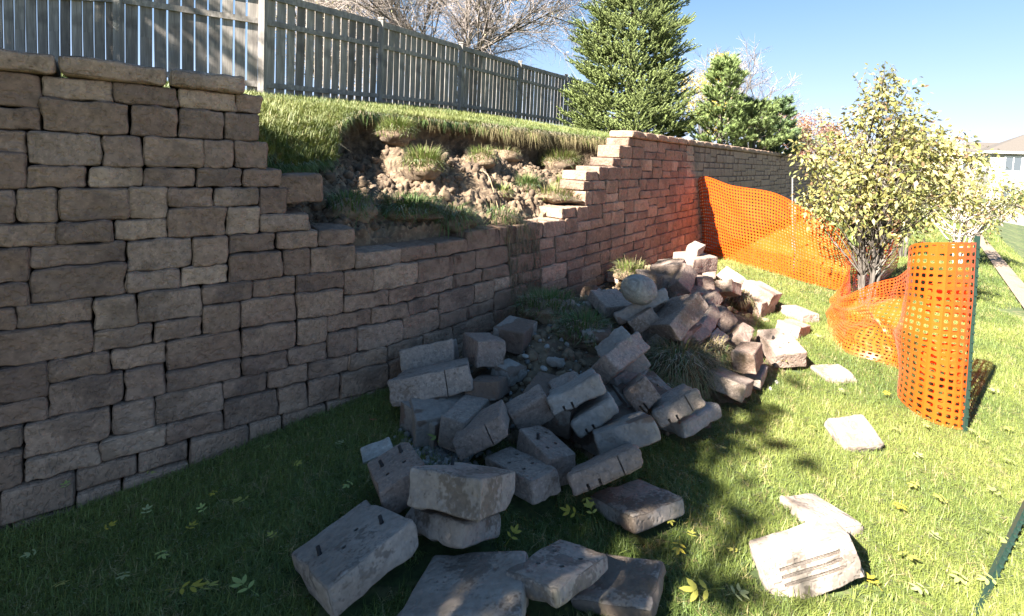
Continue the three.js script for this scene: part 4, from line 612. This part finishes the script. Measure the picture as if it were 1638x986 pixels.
bareTree(V(-7.8, upAt(-7.8, 18), 20), { seed: 24, stems: 4, lean: .45, len: 3.0, rad: .08, k0: 6, k1: 6, lv: 4, wig: .16, spread: .6, droop: .02, min: .0075, leaves: 2600 }, 'half-bare tree with small yellow leaves behind the fence');
bareTree(V(17.6, upAt(17, 36) - .2, 38), { seed: 22, stems: 3, lean: .3, len: 4.2, rad: .12, k0: 7, k1: 5, lv: 4, wig: .14, spread: .55, droop: .0, min: .011 }, 'small pale bare tree far beyond the pines');
// shrubs and far trees seen over the wall and the street
function shrub(base, A, B, label, cols, seed, n = 2600, L = .11, group) {
  const r = mulberry(seed), t = thing('shrub', label, 'shrub', group); t.position.copy(base); const pos = [], idx = [], col = [], wood = [];
  for (let k = 0; k < 26; k++) { const v = rv(r).multiplyScalar(Math.pow(r(), .4)); const p = new THREE.Vector3(v.x * A, B + v.y * B * .95, v.z * A); const w = 1 + .5 * fbm(p.x, p.y + seed, p.z, 2); p.multiplyScalar(w); wood.push(tube([new THREE.Vector3(0, -.1, 0), new THREE.Vector3(p.x * .3, p.y * .5, p.z * .3), p], [.03, .018, .006], 4)); const R = A * .36; const cc = cols[Math.floor(r() * cols.length)]; for (let i = 0; i < n / 26; i++) { const q = p.clone().addScaledVector(rv(r), R * Math.pow(r(), .5)); const g = rr(.7, 1.3, r); leafPush(pos, idx, col, q, rv(r), rv(r), L * rr(.6, 1.2, r), L * .55, cc.map(c => c * g)); } }
  mesh('stems', mergeGeometries(wood), barkMat, t); const m = mesh('crown', geoFrom(pos, idx, null, col), leafMat, t); m.userData.kind = 'stuff'; return t;
}
const G1 = [.15, .19, .07], R1 = [.24, .10, .06], R2 = [.27, .15, .085], Y1 = [.50, .38, .06], O1 = [.33, .26, .12];
shrub(V(11.7, upAt(11.7, 19.5), 19.5), 1.1, .95, 'reddish-brown shrub on the terrace past the pines', [R1, R2, G1], 41, 3200);
shrub(V(13.6, upAt(13.4, 21), 21), 1.2, 1.15, 'taller rusty shrub mostly hidden by the leafy young tree', [R2, R1, O1], 42, 3200);
shrub(V(10.4, upAt(10.4, 20), 21), 1.0, 1.25, 'olive green shrub between the slim pine and the reddish shrub', [G1, G1, O1], 43, 3000);
shrub(V(10.6, upAt(10.3, 25), 27), 1.6, 2.4, 'bright yellow tree top showing beside the spruce', [Y1, Y1, O1], 44, 3000, .16);
for (const [x, f, A, B, s, l, c] of [[30, 36, 2.2, 1.9, 51, 'round olive tree in front of the low roof', [G1, O1]], [26, 34, 2.0, 1.7, 52, 'yellowing tree between the low roof and the young trees', [O1, Y1, G1]], [44, 41, 1.0, .8, 54, 'clipped green bush at the corner of the pale house', [G1]], [18, 34, 2.6, 1.8, 55, 'brownish tree standing past the end of the wall', [R2, O1, G1]]]) shrub(V(x, baseY(x, f) - .1, f), A, B, l, c, s, 3000, .2);

// ---------------------------------------------------------------- orange safety net on stakes
const netMat = new THREE.MeshPhysicalMaterial({ color: lin(.76, .10, .006), roughness: .45, transmission: .32, thickness: 0 });
function netGeo(cols, rows, ripple, seed) { // cols: [bx,by,bf, tx,ty,tf, bulgeX, bulgeF]
  const B = new THREE.CatmullRomCurve3(cols.map(c => V(c[0], c[1], c[2])), false, 'centripetal'), T = new THREE.CatmullRomCurve3(cols.map(c => V(c[3], c[4], c[5])), false, 'centripetal'), G = new THREE.CatmullRomCurve3(cols.map(c => V(c[6] || 0, 0, c[7] || 0)));
  let len = 0; const n0 = 200; let pb = null; const cum = [0]; for (let i = 0; i <= n0; i++) { const m = B.getPoint(i / n0).add(T.getPoint(i / n0)).multiplyScalar(.5); if (pb) { len += m.distanceTo(pb); cum.push(len); } pb = m; }
  const tOf = s => { let i = cum.findIndex(c => c >= s); if (i <= 0) return 0; return (i - 1 + (s - cum[i - 1]) / (cum[i] - cum[i - 1] + 1e-9)) / n0; };
  const nc = Math.round(len / .047); const cache = new Map();
  const P = (i, j) => { const k = i * 1000 + j; if (cache.has(k)) return cache.get(k); const t = Math.min(1, tOf(Math.max(0, Math.min(len, i / nc * len)))), v = j / rows; const p = B.getPoint(t).lerp(T.getPoint(t), v), g = G.getPoint(t), w = Math.sin(Math.PI * v); p.addScaledVector(g, w); const amp = interp(ripple, t); p.x += amp * fbm(t * 14 + seed, v * 2.2, 2, 3) * 2 * (.3 + w); p.z += amp * fbm(t * 14 + seed, v * 2.2, 9, 3) * 2 * (.3 + w); p.y += amp * .6 * N3(t * 9, v * 2, seed); if (p.y < .015) p.y = .015 + .1 * (p.y - .015) * 0; cache.set(k, p); return p; };
  const pos = [], idx = []; const K = 12;
  const bil = (i, j, a, b) => { const p00 = P(i, j), p10 = P(i + 1, j), p01 = P(i, j + 1), p11 = P(i + 1, j + 1); return [0, 1, 2].map(q => { const g = v => v.getComponent(q); return (g(p00) * (1 - a) + g(p10) * a) * (1 - b) + (g(p01) * (1 - a) + g(p11) * a) * b; }); };
  for (let i = 0; i < nc; i++) for (let j = 0; j < rows; j++) { // a cell with an oval hole
    const b0 = pos.length / 3, edge = (j === 0 || j === rows - 1); for (let k = 0; k < K; k++) { const a = (k + .5) / K * 6.283, c = Math.cos(a), s = Math.sin(a), m = .5 / Math.max(Math.abs(c), Math.abs(s)); pos.push(...bil(i, j, .5 + c * m, .5 + s * m)); const qc = Math.sign(c) * Math.abs(c) ** .62, qs = Math.sign(s) * Math.abs(s) ** .62; pos.push(...bil(i, j, .5 + qc * .30, .5 + qs * (edge ? .22 : .29))); }
    for (let k = 0; k < K; k++) { const a = b0 + 2 * k, b = b0 + 2 * ((k + 1) % K); idx.push(a, b, b + 1, a, b + 1, a + 1); }
  }
  return geoFrom(pos, idx);
}
{
  const cols = [[3.175, 0.020, 8.305, 3.097, 0.833, 8.305], [3.256, 0.020, 7.749, 3.065, 1.284, 7.749], [3.496, 0.020, 7.211, 3.333, 1.190, 7.211], [3.737, 0.020, 6.604, 3.648, 1.140, 6.604], [3.891, 0.020, 6.143, 3.770, 0.998, 6.143], [4.049, 0.020, 5.718, 3.982, 0.783, 5.718], [3.889, 0.020, 5.350, 3.941, 0.555, 5.450], [3.190, 0.020, 4.645, 3.433, 0.223, 4.845], [2.825, 0.020, 3.806, 3.197, 0.556, 4.106], [2.996, 0.020, 3.573, 2.932, 0.818, 3.473], [2.615, 0.020, 3.055, 2.364, 1.105, 2.755], [2.595, 0.020, 2.797, 2.430, 1.135, 2.647], [2.725, 0.020, 2.722, 2.678, 1.132, 2.722], [2.841, 0.020, 2.908, 2.809, 1.092, 2.908], [2.764, 0.020, 2.990, 2.693, 1.075, 2.930], [2.713, 0.020, 3.064, 2.623, 1.061, 2.964]];
  single('safety_net', netGeo(cols, 25, [[0, .03], [.07, .02], [.33, .03], [.42, .07], [.53, .12], [.6, .08], [.655, .012], [.7, .003], [1, .004]], 3), netMat, 'long orange plastic safety net sagging from the wall to the green stake', 'safety net');
  const cols2 = [[4.2, .02, 5.75, 4.2, .5, 5.85], [4.7, .02, 6.1, 4.7, .62, 6.2], [5.3, .02, 6.6, 5.3, .72, 6.65], [6.0, .02, 7.3, 6.0, .95, 7.3]];
  single('safety_net', netGeo(cols2, 17, [[0, .05], [1, .03]], 8), netMat, 'short orange net seen behind the leafy young tree', 'safety net');
}
const greenMetal = std({ color: lin(.018, .045, .033), roughness: .5, metalness: .3 }), greyMetal = std({ color: lin(.4, .38, .34), roughness: .5, metalness: .5 }), tapeMat = std({ color: lin(.8, .35, .12), roughness: .6 });
function stake(p, q, mat, label) { // T-section post with studs
  const t = thing('fence_stake', label, 'stake', 'stakes of the safety net'); const d = q.clone().sub(p), L = d.length(); t.position.copy(p); t.quaternion.setFromUnitVectors(new THREE.Vector3(0, 1, 0), d.normalize());
  mesh('shaft', mergeGeometries([box(.019, L, .004, 0, L / 2, 0), box(.004, L, .02, 0, L / 2, -.0122)]), mat, t); const st = []; for (let y = .2; y < L - .05; y += .055) st.push(box(.012, .012, .008, 0, y, .0067)); mesh('studs', mergeGeometries(st), mat, t); return t;
}
stake(V(2.715, -0.088, 2.700), V(2.706, 1.167, 2.740), greenMetal, 'dark green metal stake at the tall free end of the net');
stake(V(3.319, -0.147, 7.900), V(3.125, 1.290, 7.900), tapeMat, 'orange-banded stake holding the net beside the wall');
stake(V(3.948, -0.101, 6.500), V(3.937, 1.076, 6.600), greyMetal, 'thin grey stake halfway along the sagging net');
stake(V(5.149, 0.006, 8.600), V(5.042, 1.322, 8.600), greyMetal, 'bare grey stake standing behind the net near the far wall');
stake(V(1.661, 0.010, 1.551), V(2.548, 0.130, 2.159), greenMetal, 'green metal stake lying aslant on the sunlit lawn');

// ---------------------------------------------------------------- fallen leaves
{
  const mk = seed => { const r = mulberry(seed), pos = [], idx = []; const n = 5; const lf = (ox, oz, a, L) => { const b = pos.length / 3, W = L * rr(.36, .46, r), cu = rr(-.15, .35, r); const pt = (k, w) => { const x = k * L, z = w * W; pos.push(ox + Math.cos(a) * x - Math.sin(a) * z, .002 + cu * L * (k - .5) ** 2 + .12 * Math.abs(w) * W, oz + Math.sin(a) * x + Math.cos(a) * z); }; pt(0, 0); pt(.3, -.42); pt(.3, .42); pt(.35, 0); pt(.65, -.4); pt(.65, .4); pt(.65, 0); pt(1, 0); idx.push(b, b + 3, b + 1, b, b + 2, b + 3, b + 1, b + 3, b + 6, b + 1, b + 6, b + 4, b + 3, b + 2, b + 6, b + 2, b + 5, b + 6, b + 4, b + 6, b + 7, b + 6, b + 5, b + 7); };
    const L = .062; lf(.05, 0, rr(-.2, .2, r), L); for (const s of [-1, 1]) { lf(.045, 0, s * rr(.7, 1.1, r), L * .9); lf(.012, 0, s * rr(.9, 1.4, r), L * .75); if (n < 5) break; }
    const b = pos.length / 3; pos.push(-.05, .003, -.0015, -.05, .003, .0015, .05, .004, 0); idx.push(b, b + 1, b + 2); return geoFrom(pos, idx); };
  const geos = [1, 2, 3, 4].map(k => mk(900 + k)); const mats = [[.36, .34, .06], [.30, .34, .09], [.42, .33, .03], [.32, .33, .14], [.42, .10, .04]].map(c => new THREE.MeshPhysicalMaterial({ color: lin(...c), roughness: .6, transmission: .25, thickness: 0 })); const r = mulberry(77);
  const LIT = [[0.746, 0.000, -1.555, 1.90], [0.816, 0.000, -1.543, 1.30], [0.706, 0.001, -1.752, 1.20], [0.921, 0.001, -1.722, 0.80], [1.188, 0.000, -1.657, 0.80], [1.553, 0.000, -1.756, 1.40], [1.354, 0.000, -1.604, 1.10], [1.783, 0.000, -2.025, 1.20], [1.977, 0.001, -2.173, 1.00], [2.019, 0.000, -2.065, 1.10], [2.036, 0.000, -1.902, 1.00], [2.309, 0.000, -2.106, 1.10], [2.655, 0.000, -2.376, 1.00], [1.528, 0.000, -1.600, 1.20], [1.716, 0.000, -1.671, 1.20], [1.107, 0.014, -2.361, 1.10], [2.258, 0.002, -2.612, 0.90], [2.488, 0.001, -2.723, 1.00], [2.719, 0.000, -2.649, 1.20], [2.673, 0.000, -2.548, 1.00], [2.988, 0.000, -2.700, 0.90], [1.592, 0.030, -2.745, 1.00], [2.215, 0.009, -3.041, 0.90], [2.557, 0.002, -3.084, 1.00], [1.746, 0.012, -2.586, 0.80], [1.760, 0.000, -1.840, 1.00], [1.823, 0.000, -1.651, 1.10], [0.701, 0.003, -1.888, 0.90], [3.383, 0.000, -3.161, 1.20], [2.142, 0.001, -2.388, 1.00], [2.075, 0.000, -1.827, 1.10], [1.340, 0.000, -1.744, 0.90], [2.088, 0.034, -3.430, 1.20], [2.750, 0.008, -4.101, 1.40]], DARK = [[0.054, 0.001, -1.731, 1.5, 2], [0.375, 0.008, -1.967, 1.6], [0.328, 0.004, -1.871, 1.7], [0.394, 0.004, -1.869, 1.5], [-1.027, 0.000, -1.873, 1.6], [-0.796, 0.000, -1.477, 1.9, 1], [-1.027, 0.000, -1.470, 1.9], [-0.955, 0.000, -1.470, 1.6], [-1.193, 0.000, -1.611, 1.2, 1], [-1.368, 0.000, -1.772, 1.1], [-1.159, 0.000, -1.800, 1], [-0.806, 0.002, -2.261, 1.3], [-0.642, 0.001, -2.005, 1.2, 1], [-0.291, 0.019, -2.313, 1.8, 1], [-1.548, 0.000, -2.007, 1], [-0.668, 0.009, -2.480, 1.2, 4], [-1.182, 0.000, -1.917, 0.9], [-1.794, 0.000, -1.897, 1], [-0.824, 0.000, -1.698, 0.9], [-1.462, 0.000, -1.692, 1], [-1.606, 0.000, -1.589, 1], [-0.942, 0.001, -2.108, 1], [-1.159, 0.000, -1.709, 1.1], [-1.243, 0.000, -1.523, 1.2], [-1.424, 0.000, -1.469, 1.2], [-1.137, 0.000, -2.207, 0.8], [0.766, 0.001, -1.784, 1]];
  LIT.forEach(([x, y, z, s]) => { const m = single('fallen_leaf', geos[Math.floor(r() * 4)], mats[Math.floor(r() * 4)], 'yellow-green fallen leaf on the sunlit lawn', 'leaf', 'fallen leaves on the sunlit lawn'); m.position.set(x, y + .055, z); m.rotation.set(rr(-.3, .3, r), r() * 6.28, rr(-.3, .3, r)); m.scale.setScalar(s * .5); });
  DARK.forEach(([x, y, z, s, k]) => { const m = single('fallen_leaf', geos[Math.floor(r() * 4)], mats[k ?? Math.floor(r() * 4)], k === 4 ? 'single red-orange leaf by the fallen blocks' : 'pale fallen leaf on the shaded grass below the wall', 'leaf', k === 4 ? undefined : 'fallen leaves on the shaded grass'); m.position.set(x, y + .055, z); m.rotation.set(rr(-.3, .3, r), r() * 6.28, rr(-.3, .3, r)); m.scale.setScalar(s * .4); });
}

// ---------------------------------------------------------------- houses across the street
function house(x, f, turn, o, label) {
  const t = thing('house', label, 'house'); t.position.copy(V(x, baseY(x, f) - .1, f)); t.rotation.y = turn; const { w, d, h, rh } = o;
  const sid = std({ map: tex(128, 70 + o.seed, (a, b, ff) => { const k = .85 + .15 * ff(a, b, 16, 3) - ((b * 16) % 1 < .1 ? .12 : 0); return o.col.map(c => c * k); }), roughness: .85 }), roofM = std({ color: lin(.085, .072, .062), roughness: .95, bumpMap: bumpFine, bumpScale: .03 }), trim = std({ color: lin(.7, .68, .64) }), glass = std({ color: lin(.06, .07, .08), roughness: .15 });
  mesh('wall', box(w, h, d, 0, h / 2, 0), sid, t); const e = .45; // hip roof
  const rp = [[-w / 2 - e, h, d / 2 + e], [w / 2 + e, h, d / 2 + e], [w / 2 + e, h, -d / 2 - e], [-w / 2 - e, h, -d / 2 - e], [-w / 2 + d * .42, h + rh, 0], [w / 2 - d * .42, h + rh, 0]]; const rg = new THREE.BufferGeometry(); const F = [[0, 1, 5], [0, 5, 4], [1, 2, 5], [2, 3, 4], [2, 4, 5], [3, 0, 4], [0, 3, 2], [0, 2, 1]]; rg.setAttribute('position', new THREE.Float32BufferAttribute(F.flatMap(q => q.flatMap(i => rp[i])), 3)); rg.computeVertexNormals(); mesh('roof', boxUV(rg), roofM, t);
  mesh('fascia', mergeGeometries([box(w + 2 * e, .18, .05, 0, h - .09, d / 2 + e), box(.05, .18, d + 2 * e, -w / 2 - e, h - .09, 0), box(.05, .18, d + 2 * e, w / 2 + e, h - .09, 0)]), trim, t);
  const win = (px, py, ww, hh, side) => { const fr = mesh('window', mergeGeometries([box(ww + .2, .1, .08, 0, hh / 2 + .05, 0), box(ww + .2, .1, .08, 0, -hh / 2 - .05, 0), box(.1, hh, .08, -ww / 2 - .05, 0, 0), box(.1, hh, .08, ww / 2 + .05, 0, 0), box(.05, hh, .05, 0, 0, 0)]), trim, t); const pn = mesh('pane', box(ww, hh, .02, 0, 0, .008), glass, fr); void pn; if (side) { fr.position.set(-w / 2 - .02, py, px); fr.rotation.y = -Math.PI / 2; } else fr.position.set(px, py, d / 2 + .02); };
  for (const [px, py, ww, hh, s] of o.wins) win(px, py, ww, hh, s);
  if (o.porch) { const g = mesh('porch', box(o.porch[0], h * .52, 1.2, o.porch[1], h * .26, d / 2 + .62), sid, t); mesh('porch_roof', box(o.porch[0] + .4, .2, 1.6, o.porch[1], h * .52 + .1, d / 2 + .66), roofM, g); }
  return t;
}
house(50, 43.5, -.62, { seed: 1, w: 11, d: 8, h: 5.3, rh: 2.1, col: [.36, .335, .30], wins: [[-4, 4.2, 1.0, 1.2], [-1.2, 4.2, 1.4, 1.2], [2, 4.2, 1.2, 1.2], [-4, 1.5, 1.2, 1.4], [-2, 4.2, 1, 1.2, 1], [2, 4.2, 1, 1.2, 1], [0, 1.5, 1.2, 1.4, 1]], porch: [4, 2.5] }, 'pale two-storey house with brown hip roof across the street');
house(52, 53, -.5, { seed: 2, w: 9, d: 7, h: 4.6, rh: 1.5, col: [.3, .25, .2], wins: [[-2, 3.4, 1.2, 1.1], [2, 3.4, 1.2, 1.1]] }, 'lower tan house behind the trees beside the pale one');



renderer.render(scene, camera);
